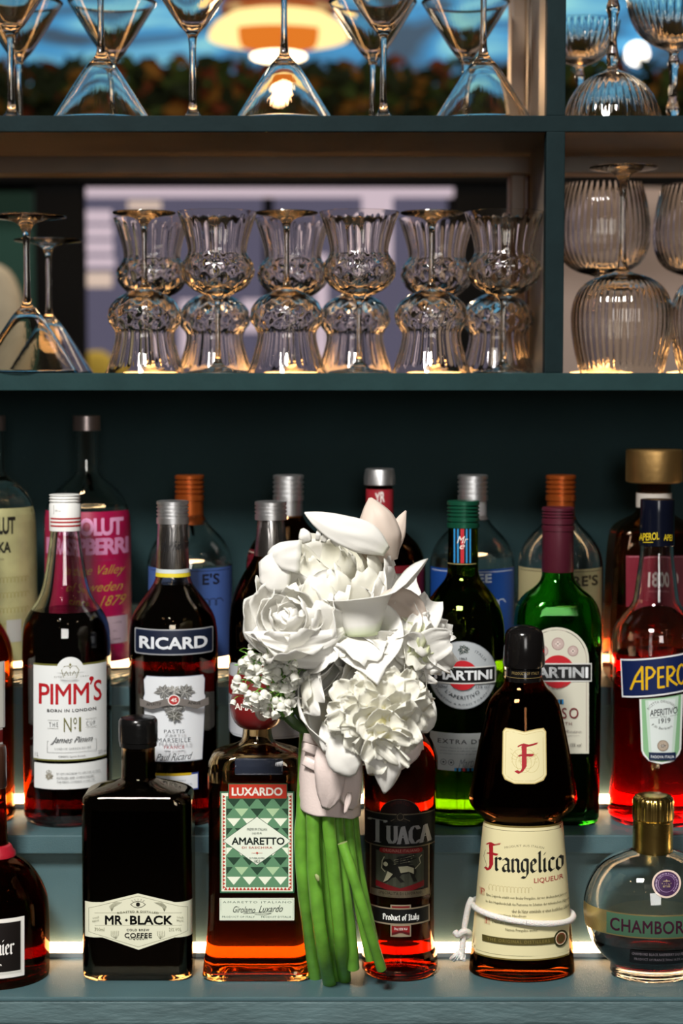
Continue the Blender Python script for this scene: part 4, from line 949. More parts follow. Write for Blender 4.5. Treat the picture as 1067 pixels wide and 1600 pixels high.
b = Bottle('liqueur_bottle', 'dark aniseed bottle with navy band, silver screw cap and white crest label', 272, 1150, YB, Z2)
b.body([b.R(1280, 67), b.R(1268, 69), b.R(1100, 69.5), b.R(1000, 69.5), b.R(978, 68), b.R(960, 64), b.R(942, 53), b.R(926, 41), b.R(914, 32), b.R(904, 27.5), b.R(894, 26), b.R(850, 23.5), b.R(815, 22)], glass('anise_glass', (.93, .88, .78)), L_ANIS, 912, wall=.0028)
b.cap(screw(782, 818, 25, (.2, .36, .52, .68), 1.2), SILVER, 'cap'); b.cap([(888, 25.6), (886, 26), (818, 23.3)], CHROME, 'neck_foil')
b.cap([(899.5, 27.8), (893.5, 27)], pbr('yellow_band', (.62, .50, .02), .5), 'neck_band'); b.cap([(893.4, 27), (887.5, 26.2)], pbr('pale_band', (.5, .56, .57), .5), 'neck_band')
Pq = b.P; b.P = [(b.z(y), b.w(h, y), b.w(h, y), b.w(h, y), b.w(h, y)) for y, h in ((888, 26.3), (818, 23.6))]
p = Print(); p.text('Paul Ricard', 252, 846, 297, 860, '1a1a1c', -.02, 1, shear=.6, skew=-5)
for k in range(11): p.line([(253 + k * 4, 884), (262 + k * 2.2, 824)], .5, '2a2a2c')
b.label(p, 249, 298, 850, 'neck_print'); b.P = Pq
NV = '10192e'
p = Print(); p.rect(210.5, 983.5, 333, 1024, '8d8f92', r=3); p.rect(212, 985.5, 331.5, 1022, '202a40', r=2.5); p.rect(213, 987, 330.5, 1020.5, NV, r=2); p.text('RICARD', 218, 995.5, 324, 1015, 'd2d6dc', .035, 1.0); b.label(p, 210, 334, 1004)
p = Print(); SHW = 'd3d7dc'
sh = [(229, 1057), (317, 1057), (320, 1064), (319, 1086), (321, 1092), (320, 1104), (316, 1190.5), (229, 1190.5), (225, 1104), (224, 1092), (226, 1086), (224.5, 1064)]
p.poly(sh, '8a90a0'); p.poly([(272 + (x - 272) * .985, 1124 + (y - 1124) * .985) for x, y in sh], SHW)
leafage(p, 256, 1081, 17, '6a6a68', 9, 5); leafage(p, 288, 1081, 17, '6a6a68', 9, 6); leafage(p, 272, 1108, 20, '6a6a68', 11, 7); leafage(p, 272, 1118, 13, '55554f', 7, 8); leafage(p, 272, 1077, 12, '8a8a86', 7, 9)
p.poly([(224, 1092), (240, 1097), (258, 1091), (272, 1089), (286, 1091), (304, 1097), (320, 1092), (320.5, 1104), (304, 1108), (286, 1102), (272, 1100), (258, 1102), (240, 1108), (224, 1104)], '6f6a66'); p.text('APERITIF', 233, 1097, 254, 1102, '2a2826', .01, 1, skew=-2, res=1); p.text('ANISE', 291, 1096, 309, 1101, '2a2826', .01, 1, skew=2, res=1)
p.circ(271.6, 1092.5, 8.5, 'e2dedb'); p.circ(271.6, 1092.5, 7, 'a82a2a'); p.text('45', 267.5, 1089.5, 275.7, 1095.5, 'efe9e4', .03, 1)
p.text('PASTIS', 258, 1138.5, 286.5, 1144.3, '2b3038', .005, 1.2); p.text('DE', 269.5, 1147, 275, 1149, '2b3038', 0, 1.1, res=1); p.text('MARSEILLE', 249, 1151.7, 295, 1158.6, '2b3038', .005, 1.15); p.text('FRANCE', 258, 1163.5, 286.5, 1168.7, '97303a', .005, 1.15); p.line([(258.5, 1172), (267, 1172)], .8, '2b3038'); p.line([(277, 1172), (285.5, 1172)], .8, '2b3038')
p.text('Paul Ricard', 247, 1175.5, 298, 1186.5, '23272e', -.02, 1, shear=.5, skew=-2); b.label(p, 223, 322, 1120)
p = Print(); p.rect(238, 1209, 310, 1236, '2a3a7a'); p.rect(238, 1211.5, 308.5, 1234, SHW); p.rect(238, 1208.5, 299, 1212.5, 'b89a10'); p.text('PRODUIT DE FRANCE', 262, 1219, 290, 1221.5, '55607a', 0, 1, res=1); p.text('1 litre 45%', 272, 1225, 300, 1228, '55607a', 0, 1, res=1); b.label(p, 237, 311, 1220)

b = Bottle('vermouth_bottle', 'black wine-dark bottle with chrome neck foil, mostly hidden behind the left of the bouquet', 424, 1150, YB, Z2)
b.body([b.R(1280, 64), b.R(1268, 66), b.R(1000, 66), b.R(960, 65), b.R(930, 60), b.R(900, 46), b.R(880, 32), b.R(868, 26), b.R(850, 23), b.R(815, 20)], G_BROWN, L_PIMM, 880)
b.cap(screw(783, 812, 25, (.25, .45, .65), 1.2), SILVER, 'cap'); b.cap([(872, 26), (868, 26.5), (812, 21)], CHROME, 'neck_foil')
p = Print(); p.rect(356, 1040, 492, 1155, 'b9bcc2', r=12); p.rectl(359, 1043, 489, 1152, .8, '48506a'); p.rect(356, 1062, 492, 1092, '8c1a1c'); leafage(p, 380, 1125, 12, '5a6270', 9, 2); leafage(p, 460, 1125, 12, '5a6270', 9, 4)
b.label(p, 356, 492, 1090)

def mlabel(p, cx, cy, r, x0, x1, y0, y1):
    p.circ(cx, cy, r, 'b01822'); p.rect(x0 - 1.5, y0 - 2, x1 + 1.5, y1 + 2, 'c7c8c4'); p.rect(x0, y0, x1, y1, '101112'); p.text('MARTINI', x0 + 5, y0 + 4, x1 - 4, y1 - 4, 'dfe3e6', .035, .98)
b = Bottle('vermouth_bottle', 'dark green vermouth bottle with green cap and round silver label, right of the bouquet', 722, 1150, YB, Z2)
b.body([b.R(1280, 63), b.R(1268, 66), b.R(1100, 66), b.R(1000, 66), b.R(975, 65), b.R(955, 61), b.R(938, 54), b.R(922, 42), b.R(908, 30), b.R(900, 26), b.R(890, 23.8), b.R(830, 23.4), b.R(815, 22)], G_GREEN, glass('liquid_dry_vermouth', ior=1.35, absorb=(.80, .86, .35), dens=40), 885)
b.cap(screw(782, 824, 25.5, (.2, .33, .46, .6, .8), 1.2), pbr('green_metal_cap', (.008, .085, .045), .3, metal=.5, bump=.1), 'cap')
Pq = b.P; b.P = [(b.z(y), b.w(23.9, y), b.w(23.9, y), b.w(23.9, y), b.w(23.9, y)) for y in (890, 820)]
p = Print(); p.rect(708, 824, 737, 880, '0c0f14')
for k, c_ in enumerate(('2a86c0', '101820', '2a86c0', '101820', 'c0202c', 'c0202c', '101820', '2a86c0', '101820', '2a86c0')): p.rect(709 + k * 2.7, 824, 711.2 + k * 2.7, 880, c_, up=(k == 0))
p.text('Mr', 714, 838, 731, 849, 'e0d8d0', 0, 1, shear=.4); p.text('e', 718, 851, 726, 858, 'e0d8d0', 0, 1, shear=.4); p.line([(700, 881.5), (743, 881.5)], 1.2, '9a8a5a'); b.label(p, 699, 744, 850, 'neck_label'); b.P = Pq
p = Print(); p.circ(722.5, 1055, 53.5, '6f7479'); p.circ(722.5, 1055, 52.3, 'a6acb0'); p.arctext('TORINO', 722.5, 1055, 40, -150, -118, 4, '3a4044', 0); p.arctext('ITALIA', 722.5, 1055, 40, -62, -30, 4, '3a4044', 0); leafage(p, 724, 1015, 12, '3a4644', 8, 3); p.text('1863', 718, 1027, 729, 1030.5, '202428', .01, 1)
p.arctext("L'APERITIVO", 722.5, 1055, 38, 135, 45, 6, '252a30', .005, inward=True); p.arctext('MARTINI & ROSSI TORINO', 722.5, 1055, 47.5, 150, 30, 3, '454a50', 0, inward=True, res=1); p.text('750ml', 681, 1071, 700, 1076, '353a40', 0, 1, shear=.3); p.text('15% vol', 742, 1071, 764, 1076, '353a40', 0, 1, shear=.3); p.arctext('DISTILLED SINCE', 722.5, 1050, 30, 120, 60, 3, '454a50', 0, inward=True, res=1)
mlabel(p, 722.5, 1055, 23.2, 675.5, 771, 1043.5, 1066.5); b.label(p, 669, 777, 1055)
p = Print(); p.rect(672, 1146, 771, 1205, 'a4a9a8', r=2); p.text('EXTRA DRY', 684, 1155.8, 764, 1162.8, '141618', .01, 1.2); para(p, ['Martini Extra Dry e un vermouth dal', 'gusto fresco e raffinato, leggermente', 'profumato con note di agrumi'], 688, 762, 1168, 4.6, 2.8, '5a6062')
for x_ in (693, 705): p.ringl(x_, 1192, 4.3, .7, '2a2e30'); p.circ(x_, 1192, 1.6, '2a2e30')
p.text('Martini', 716, 1185, 750, 1199, '6a7276', -.01, 1, shear=.5, skew=-4)
for k, c_ in enumerate(('2a86c0', '101820', '2a86c0', '101820', 'c0202c', '101820', '2a86c0', '101820', '2a86c0')): p.rect(710 + k * 3.3, 1200, 713.2 + k * 3.3, 1205, c_, up=(k == 0))
b.label(p, 671, 772, 1175)

b = Bottle('vermouth_bottle', 'emerald vermouth bottle with burgundy cap and tall arched cream label, behind the monk-shaped bottle', 869, 1150, YB, Z2)
hyR = .030
b.body([b.Q(1280, 62, hyR, .014), b.Q(1268, 64, hyR, .014), b.Q(1000, 66, hyR, .016), b.Q(965, 65.5, hyR, .018), b.Q(945, 62, .029, .02), b.Q(930, 52, .026, .02), b.Q(920, 38, .021, .018), b.R(908, 27), b.R(895, 24), b.R(830, 23.5), b.R(815, 22)], G_GREEN2, L_PIMM, 1010)
BUR = pbr('burgundy_cap', (.075, .009, .020), .4, metal=.3, bump=.1); b.cap(screw(792, 829, 25.5, (.2, .33, .46, .75), 1.1), BUR, 'cap'); b.cap([(893, 24.6), (892, 25), (829, 24.2)], BUR, 'neck_foil')
p = Print(); cxm = 869; LB = 'c4c2b2'
arch = lambda k: [(cxm - 51 + k, 1177.5 - k), (cxm - 51 + k, 1030)] + [(cxm + (51 - k) * cos(rad(t)), 1030 - (50 - k) * sin(rad(t))) for t in range(170, 9, -10)] + [(cxm + 51 - k, 1030), (cxm + 51 - k, 1177.5 - k)]
p.poly(arch(0), LB); p.line(arch(4), .9, '9a8a84'); 
for x_, y_, r_ in ((871.5, 1006, 10), (895, 1017, 8.5), (848, 1017, 8.5)):
    p.circ(x_, y_, r_, 'a08884'); p.circ(x_, y_, r_ - 1.6, 'b4a09a'); p.rect(x_ - r_ * .4, y_ - 1, x_ + r_ * .4, y_ + 1, 'd6c8c0'); p.rect(x_ - 1, y_ - r_ * .4, x_ + 1, y_ + r_ * .4, 'd6c8c0', up=False)
mlabel(p, 871.5, 1049.5, 26, 816, 922.5, 1038, 1063); p.arctext('DAL 1863 APERITIVO', 869, 1060, 18, 150, 30, 3, '5a5450', 0, inward=True)
for k, c_ in enumerate(('2a86c0', '101820', 'c0202c', 'c0202c', '101820', '2a86c0', '101820', '2a86c0')): p.rect(858 + k * 2.8, 1092.5, 860.6 + k * 2.8, 1100, c_, up=(k == 0))
p.text('ROSSO', 834, 1105.5, 903.5, 1122.5, '6e1a22', .004, 1.25); p.text('VERMOUTH', 846, 1128, 893, 1133, '7a4a48', .004, 1.2); p.text('Martini Rosso', 850, 1140, 908, 1145, '8a807a', 0, 1, shear=.4, res=1); p.line([(840, 1149), (905, 1149)], .5, '9a908a'); p.text('15% vol', 890, 1161, 908, 1166.5, '4a4440', 0, 1, shear=.3)
b.label(p, 817, 923, 1090)

b = Bottle('aperitif_bottle', 'bottle of bright orange-red aperitif with slanted navy label, right end of the middle row', 1022.5, 1150, YB, Z2)
b.body([b.R(1280, 69), b.R(1268, 71), b.R(1250, 70.5), b.R(1225, 67), b.R(1190, 64.5), b.R(1120, 64.5), b.R(1060, 66), b.R(1020, 67.5), b.R(995, 67.5), b.R(978, 64), b.R(962, 53), b.R(950, 43), b.R(942, 37.5), b.R(934, 35), b.R(900, 31), b.R(870, 27), b.R(850, 26), b.R(800, 25), b.R(785, 25)], G_CLEAR, L_APER, 1018, wall=.0028)
NVC = pbr('navy_foil', (.003, .004, .010), .16, spec=.35); b.cap([(852, 27), (851.5, 27.5), (800, 26.5), (782, 26.5), (780, 26), (779, .1)], NVC, 'cap')
p = Print(); p.text('APEROL', 998, 833, 1030, 845, 'c8b020', .02, .95, skew=-4); p.text('APEROL', 1037, 836, 1062, 846, 'c8b020', .02, .95, skew=3); p.line([(1005, 848.5), (1020, 847.5)], 1.0, 'c8b020')
Pq = b.P; b.P = [(b.z(y), b.w(27.6, y), b.w(27.6, y), b.w(27.6, y), b.w(27.6, y)) for y in (852, 780)]; b.label(p, 996, 1049, 840, 'cap_print'); b.P = Pq
p = Print()
sl = lambda x, y: (x, y - (x - 971) * .137)
p.poly([sl(969.5, 1034.5), sl(1078, 1034.5), sl(1078, 1095), sl(972, 1095)], 'd6dadc'); p.poly([sl(971.5, 1037), sl(1077, 1037), sl(1077, 1092.5), sl(974, 1092.5)], '0d1c48')
AX = 'd3a812'
ax = [985.5, 1009, 1027, 1041, 1060, 1077]; 
p.line([sl(986, 1082), sl(994, 1062), sl(1003.5, 1047.5), sl(1004, 1083)], 3.6, AX, up=True); p.line([sl(991, 1070), sl(1004, 1070)], 3, AX)
p.line([sl(1010.5, 1083), sl(1010.5, 1049), sl(1018, 1050), sl(1023, 1057), sl(1019, 1064), sl(1011, 1067)], 3.6, AX); p.line([sl(1036.5, 1051.5), sl(1028.5, 1051.5), sl(1028.5, 1082), sl(1037.5, 1082)], 3.6, AX); p.line([sl(1028.5, 1066), sl(1036, 1066)], 3.2, AX)
p.line([sl(1042.5, 1082), sl(1042.5, 1052), sl(1050, 1053), sl(1053.5, 1059), sl(1049, 1066), sl(1043, 1068), sl(1050, 1076), sl(1057, 1082)], 3.6, AX)
p.line([sl(1064 + 6 * cos(rad(t)), 1067 + 15 * sin(rad(t))) for t in range(0, 361, 30)], 3.4, AX); p.line([sl(1073, 1052), sl(1073, 1082), sl(1078, 1082)], 3.4, AX)
b.label(p, 969, 1079, 1065, off0=.0004)
p = Print()
gz = lambda k: [(999 + k, 1094), (1067 - k, 1086), (1064 - k, 1172), (1061 - k, 1180 - k * .5), (1052, 1190 - k), (1034, 1194 - k), (1014, 1190 - k), (1005 + k, 1181 - k * .5), (1002 + k, 1174)]
p.poly(gz(0), 'd8dcda'); p.poly(gz(3), '7fae82'); p.poly([(1008, 1095), (1060, 1088), (1053, 1180), (1014, 1180)], 'b9cdc0'); p.poly([(1013, 1096), (1055, 1092), (1049, 1178), (1018, 1178)], 'cdd6d4')
p.arctext('RICETTA ORIGINALE', 1035, 1122, 24, -150, -35, 4.2, '454a48', 0); p.text('APERITIVO', 1015.5, 1107, 1058, 1117.5, '1a2226', .01, .95, skew=-5); p.text('DAL', 1032, 1118.5, 1042, 1121, '1a2226', 0, 1.2, res=1); p.text('1919', 1029, 1122, 1047, 1130, '1a2226', .01, 1, skew=-1.5); p.arctext('F.lli Barbieri', 1036, 1112, 28, 130, 60, 4, '454a48', 0, inward=True); p.line([(1016, 1122), (1028, 1120.5)], .4, '555a58'); p.line([(1046, 1119), (1058, 1117)], .4, '555a58')
p.circ(1035.5, 1165, 8.8, '8a7a6a'); p.circ(1035.5, 1165, 7.4, 'a89a8a'); leafage(p, 1035.5, 1165, 5.5, '6a5a4c', 7, 2); p.rect(1014, 1175.5, 1054.5, 1187.5, '10203f'); p.text('PADOVA ITALIA', 1017, 1180, 1052, 1184.5, 'd0d4d8', .02, 1.05); b.label(p, 998, 1068, 1140)

# ================= back row: label colours dimmed for the weak light under the shelf
b = Bottle('vodka_bottle', 'clear vodka bottle of pale yellow with black lettering, cut by left edge at the back', -9, 950, YC, Z3)
b.body([b.R(1045, 66), b.R(1035, 68), b.R(900, 68), b.R(830, 68), b.R(800, 66), b.R(778, 58), b.R(760, 44), b.R(748, 28), b.R(740, 20), b.R(730, 18), b.R(672, 17.5)], G_CLEAR, L_CLEAR, 745)
b.cap([(673, 20.5), (672.5, 21.5), (650, 21.5), (649, 20), (648.5, .1)], pbr('pink_steel_cap', (.40, .33, .32), .35, metal=.9), 'cap')
YF_ = pbr('pale_yellow_frost', (.30, .29, .14), .35, var=.25, vscale=30); p = Print(); p.rect(-77, 795, 58.8, 1036, YF_); p.text('ABSOLUT', -42, 808, 24, 836, '15120c', .04, .92); p.text('VODKA', -36, 847, 17, 865, '15120c', .04, .92); p.text('COUNTRY OF SWEDEN', -26, 873, 6, 876, '4a4430', 0, 1, res=1)
for k in range(4): p.scribble(-30, 900 + k * 24, 44, 914 + k * 24, '8a8350', .8, 4 + k, 13)
p.rect(10, 970, 33, 1005, '9a9a94'); b.label(p, -76, 58, 900, 'printed_coat')
b = Bottle('vodka_bottle', 'clear-shouldered vodka bottle printed crimson with pink lettering, behind the white-capped bottle', 138, 950, YC, Z3)
b.body([b.R(1045, 66), b.R(1035, 68), b.R(900, 68), b.R(830, 68), b.R(800, 66), b.R(778, 58), b.R(760, 44), b.R(748, 28), b.R(740, 20), b.R(730, 18), b.R(672, 17.5)], G_CLEAR, L_CLEAR, 790)
b.cap([(673, 20.5), (672.5, 21.5), (650, 21.5), (649, 20), (648.5, .1)], pbr('pink_steel_cap', None), 'cap')
p = Print(); CRI = pbr('crimson_frost', (.27, .004, .045), .35, var=.12, vscale=20); p.rect(70, 800, 206, 1036, CRI); p.text('ABSOLUT', 80, 809.5, 193, 838, 'c88aae', .045, .9); p.text('RASPBERRI', 73, 841, 201, 868, 'c07ea4', .045, .86); p.text('FLAVORED VODKA', 96, 874, 182, 878, '8a2a50', .01, 1.15)
GI2 = 'a07c34'
p.text('In the Valley', 100, 884, 196, 903, GI2, -.012, 1, shear=.5); p.text('of Sweden', 104, 910, 192, 925, GI2, -.012, 1, shear=.5); p.text('since 1879', 106, 932, 197, 948, GI2, -.012, 1, shear=.5)
p.rect(165, 965, 199, 1008, 'a08a92'); para(p, ['1 LITER', '40%', 'SWEDEN'], 176, 190, 974, 13, 2.5, '5a4a50'); p.text('FLAVORED VODKA', 150, 1022, 203, 1030, 'a83a5c', .02, 1.1); b.label(p, 69, 207, 900, 'printed_coat')

def gin(cx, label, capc, lab, txt, tc_, liq, fillpy, capy=742, caph=(273, 318), ly=888, hw=67, foilm=None, foil_to=810, cat='bottle', txtbox=None, gm=None):
    b = Bottle('spirit_bottle', label, cx, 900, YC, Z3)
    b.body([b.R(1046, hw - 2), b.R(1036, hw), b.R(900, hw), b.R(872, hw - 1), b.R(852, hw - 8), b.R(836, hw - 20), b.R(822, hw - 35), b.R(812, 25), b.R(800, 20), b.R(770, 19)], gm or G_CLEAR, liq, fillpy)
    h = (caph[1] - caph[0]) / 2
    b.cap(screw(capy, capy + 40, h, (.2, .38, .56, .74), 1.3), capc, 'cap')
    if foilm: b.cap([(foil_to, 22), (capy + 40, h * .93)], foilm, 'neck_foil')
    p = Print(); p.rect(cx - hw + 2, ly, cx + hw - 2, 1030, lab)
    p.line([(cx - hw + 5, ly + 4), (cx + hw - 5, ly + 4)], 1, tc_)
    if txtbox: p.text(txt, *txtbox, tc_, .03, 1.05)
    p.scribble(cx - 44, ly + 44, cx + 48, ly + 62, tc_, 1.2, int(cx), 9); leafage(p, cx + 12, ly + 78, 14, tc_, 7, 3)
    b.label(p, cx - hw, cx + hw, ly + 50); return b
ORC = pbr('orange_metal_cap', (.36, .075, .012), .32, metal=.7, bump=.1)
gin(297, 'gin bottle with orange screw cap and light blue label, behind the navy-banded bottle', ORC, '3c5690', "E'S", '161a2c', L_CLEAR, 880, caph=(273, 319), foilm=ORC, foil_to=820, txtbox=(316, 897, 343, 915), ly=889)
gin(451, 'dark bottle with silver screw cap and wine-red label, behind the left side of the bouquet', SILVER, '5a0f1c', '', 'c8b8a8', L_PIMM, 860, caph=(427, 475), foilm=SILVER, foil_to=808, ly=862, gm=G_BROWN)
b = Bottle('spirit_bottle', 'bottle with plain silver cap and red neck label standing behind the top of the bouquet', 593, 900, YC, Z3)
b.body([b.R(1046, 70), b.R(1036, 72), b.R(900, 72), b.R(875, 71), b.R(852, 62), b.R(836, 46), b.R(822, 30), b.R(812, 23), b.R(800, 20), b.R(750, 19)], G_BROWN, L_PIMM, 850)
b.cap([(757.5, 23), (757, 24.5), (745, 24.5), (733.5, 22.5), (732, 20), (731.5, .1)], SILVER, 'cap'); b.cap([(806, 21.5), (764, 21.5)], pbr('red_neck_label', (.26, .012, .02), .4), 'neck_label')
p = Print(); p.rect(524, 885, 662, 1030, '5c0f18'); b.label(p, 522, 664, 940)
Pq = b.P; b.P = [(b.z(y), b.w(21.6, y), b.w(21.6, y), b.w(21.6, y), b.w(21.6, y)) for y in (806, 764)]; p = Print(); p.text('YR', 586, 769, 601, 786, 'd8d0cc', .03, 1, skew=-3); b.label(p, 574, 612, 780, 'neck_print'); b.P = Pq
gin(738, 'clear gin bottle with silver screw cap and royal blue label, behind the green-capped vermouth', SILVER, '123c80', 'EE', 'b8c0cc', L_CLEAR, 868, caph=(714, 761), foilm=pbr('pale_neck_foil', (.45, .45, .46), .4, metal=.6), foil_to=812, txtbox=(746, 897, 768, 911), ly=890)
gin(875, 'clear gin bottle with orange screw cap and cream label, behind the burgundy-capped vermouth', ORC, '8e8562', "RE'S", '2c2618', L_CLEAR, 1000, caph=(852, 899), foilm=ORC, foil_to=812, txtbox=(895, 900, 934, 917), ly=890)
b = Bottle('tequila_bottle', 'tall amber tequila bottle with a broad gold cap and crimson label, behind the orange-red aperitif', 1020, 900, YC, Z3)
b.body([b.Q(1046, 70, .034, .012), b.Q(1036, 72, .034, .012), b.Q(900, 70, .034, .012), b.Q(840, 66, .033, .012), b.Q(822, 60, .031, .014), b.Q(812, 45, .025, .016), b.R(803, 30), b.R(795, 27), b.R(755, 26)], glass('reposado_glass', (.86, .66, .50)), glass('liquid_tequila', ior=1.36, absorb=(.92, .5, .1), dens=60), 830)
b.cap([(754, 38), (752.5, 43), (750, 44), (704, 44), (702, 42), (701.5, .1)], pbr('brushed_gold_cap', (.62, .38, .14), .42, metal=1, bump=.2), 'cap'); b.cap([(792, 27.5), (770, 27.5)], pbr('paper_tax_band', (.42, .38, .34), .8, bump=.3), 'neck_band')
p = Print(); p.rect(978, 868, 1085, 948, '6a0f22'); p.line([(978, 870), (1085, 870)], 1.2, 'b07080'); p.text('1800', 1006, 893, 1060, 917, 'c8bcb8', .03, .95); p.text('TEQUILA RESERVA', 1008, 922, 1058, 926, 'a06a70', .01, 1, res=1); b.label(p, 978, 1085, 900)
# ------------------------------------------------------------------ the bouquet
def petal_mat(name, c0, c1, rough=.5, tr=.3, veins=.0):
    m = bpy.data.materials.new(name); m.use_nodes = True; nt = m.node_tree; b = nt.nodes['Principled BSDF']; out = nt.nodes['Material Output']
    at_ = nt.nodes.new('ShaderNodeAttribute'); at_.attribute_name = 'tint'
    r = nt.nodes.new('ShaderNodeValToRGB'); r.color_ramp.elements[0].color = (*c0, 1); r.color_ramp.elements[1].color = (*c1, 1)
    r.color_ramp.elements[0].position = .0; r.color_ramp.elements[1].position = .38
    nt.links.new(at_.outputs['Fac'], r.inputs[0]); nt.links.new(r.outputs[0], b.inputs['Base Color'])
    b.inputs['Roughness'].default_value = rough; b.inputs['Specular IOR Level'].default_value = .3
    b.inputs['Sheen Weight'].default_value = .15
    t = nt.nodes.new('ShaderNodeBsdfTranslucent'); nt.links.new(r.outputs[0], t.inputs[0]); mx = nt.nodes.new('ShaderNodeMixShader'); mx.inputs[0].default_value = tr
    nt.links.new(b.outputs[0], mx.inputs[1]); nt.links.new(t.outputs[0], mx.inputs[2]); nt.links.new(mx.outputs[0], out.inputs['Surface'])
    tc = nt.nodes.new('ShaderNodeTexCoord'); n = nt.nodes.new('ShaderNodeTexNoise'); n.inputs['Scale'].default_value = 160; n.inputs['Detail'].default_value = 3
    mp = nt.nodes.new('ShaderNodeMapping'); mp.inputs['Scale'].default_value = (1, 1, .35); nt.links.new(tc.outputs['Object'], mp.inputs[0]); nt.links.new(mp.outputs[0], n.inputs['Vector'])
    bp = nt.nodes.new('ShaderNodeBump'); bp.inputs['Strength'].default_value = .12; bp.inputs['Distance'].default_value = .0008; nt.links.new(n.outputs['Fac'], bp.inputs['Height']); nt.links.new(bp.outputs[0], b.inputs['Normal'])
    return m
W_PET = petal_mat('white_petal', (.62, .66, .36), (.88, .87, .83), tr=.22)
W_IN = petal_mat('cream_inner_petal', (.72, .66, .26), (.89, .88, .80), tr=.28)
W_CAL = petal_mat('calla_white', (.50, .62, .26), (.87, .86, .82), rough=.42, tr=.16)
BLUSH_SHADE = petal_mat('blush_shade_petal', (.70, .60, .48), (.78, .68, .60), tr=.35)  # warm tan shade of the hind petals, put into the colour
STEMG = pbr('fresh_green_stem', (.13, .33, .035), rough=.36, var=.25, vscale=60, sss=.15, coat=.1)
STEMD = pbr('cut_stem_end', (.30, .36, .14), rough=.6)
LEAFD = pbr('dark_green_leaf', (.035, .075, .015), rough=.4, var=.3, vscale=50)
SATIN = pbr('blush_satin', (.78, .66, .62), rough=.32, spec=.6, bump=.15, bscale=500)
MATS['blush_satin'].node_tree.nodes['Principled BSDF'].inputs['Anisotropic'].default_value = .5
BY = 1.431
b0 = at(518, 1552, 1.428)
BQ = empty('bridal_bouquet', (b0.x, b0.y, Z1), 'white bridal bouquet of peonies, roses and calla lilies tied with blush satin ribbon', 'flowers')
def U(px, py, Y): return at(px, py, Y) - Vector((b0.x, b0.y, Z1))
PX = 1.41 / F                    # metres per photo pixel at the bouquet
def surf_grid(name, fn, nu, nv, mat, parent, tint=None, thick=.00035, t0=0.):
    V = [fn(i / nu, j / nv) for j in range(nv + 1) for i in range(nu + 1)]
    Fc = [(j * (nu + 1) + i, j * (nu + 1) + i + 1, (j + 1) * (nu + 1) + i + 1, (j + 1) * (nu + 1) + i) for j in range(nv) for i in range(nu)]
    o = mesh(name, V, Fc, mat, parent, angle=180)
    a = o.data.attributes.new('tint', 'FLOAT', 'POINT'); a.data.foreach_set('value', [tint(i / nu, j / nv) if tint else t0 + (1 - t0) * j / nv for j in range(nv + 1) for i in range(nu + 1)])
    md = o.modifiers.new('thickness', 'SOLIDIFY'); md.thickness = thick; md.offset = 0
    return o
def frame(axis, up=(0, 0, 1)):
    z = Vector(axis).normalized(); x = Vector(up).cross(z)
    if x.length < .05: x = Vector((1, 0, 0)).cross(z)
    x.normalize(); return Matrix((x, z.cross(x), z)).transposed()
def N3(v, s=0.): return noise.noise(Vector(v) + Vector((s * 7.3, s * 3.1, s * 1.7)))
def shell(name, C, M, R, th1, dphi, phi0, flare, ruf, seed, mat, parent, nu=10, nv=10, freq=3., notch=.1, squash=(1, 1, 1), tip=0.):
    rnd = random.Random(seed); tl = Matrix.Rotation(rnd.uniform(-.14, .14), 3, 'X') @ Matrix.Rotation(rnd.uniform(-.14, .14), 3, 'Y')
    def fn(a, v):
        u = 2 * a - 1
        w_ = sin(pi * min(1, v * .78 + .12)) ** .55
        edge = 1 - .22 * abs(u) ** 2.6 + notch * N3((u * 2.6, 0, 0), seed) - notch * .6 * math.exp(-(u / .12) ** 2) + tip * (1 - abs(u)) ** 2
        ang = v * th1 * edge + .02
        ph = phi0 + u * dphi * w_ / max(sin(min(ang, pi - ang)), .42) * (.75 + .25 * sin(pi * min(v, .9)))
        r = R * (1 + flare * v ** 4 * (1 + .4 * N3((u * 2, 1, 2), seed)) + ruf * (v ** 1.5) * N3((u * freq, v * freq * .8, 5), seed) + .05 * u * u * v)
        if flare > 0: ang -= flare * .5 * v ** 6
        p = Vector((sin(ang) * cos(ph), sin(ang) * sin(ph), -cos(ang))) * r
        p = tl @ p; p = Vector((p.x * squash[0], p.y * squash[1], p.z * squash[2]))
        return C + M @ p
    return surf_grid(name, fn, nu, nv, mat, parent)
def core(name, C, M, R, mat, parent, squash=(1, 1, 1)):
    V, Fc = [], []
    rings = [[tuple(C + M @ Vector((R * sin(t) * cos(p), R * sin(t) * sin(p), -R * cos(t)))) for p in [2 * pi * i / 20 for i in range(20)]] for t in [pi * (k + .5) / 10 for k in range(10)]]
    V, Fc = loft_geo(rings)
    o = mesh(name, V, Fc, mat, parent); a = o.data.attributes.new('tint', 'FLOAT', 'POINT'); a.data.foreach_set('value', [1.0] * len(V)); return o
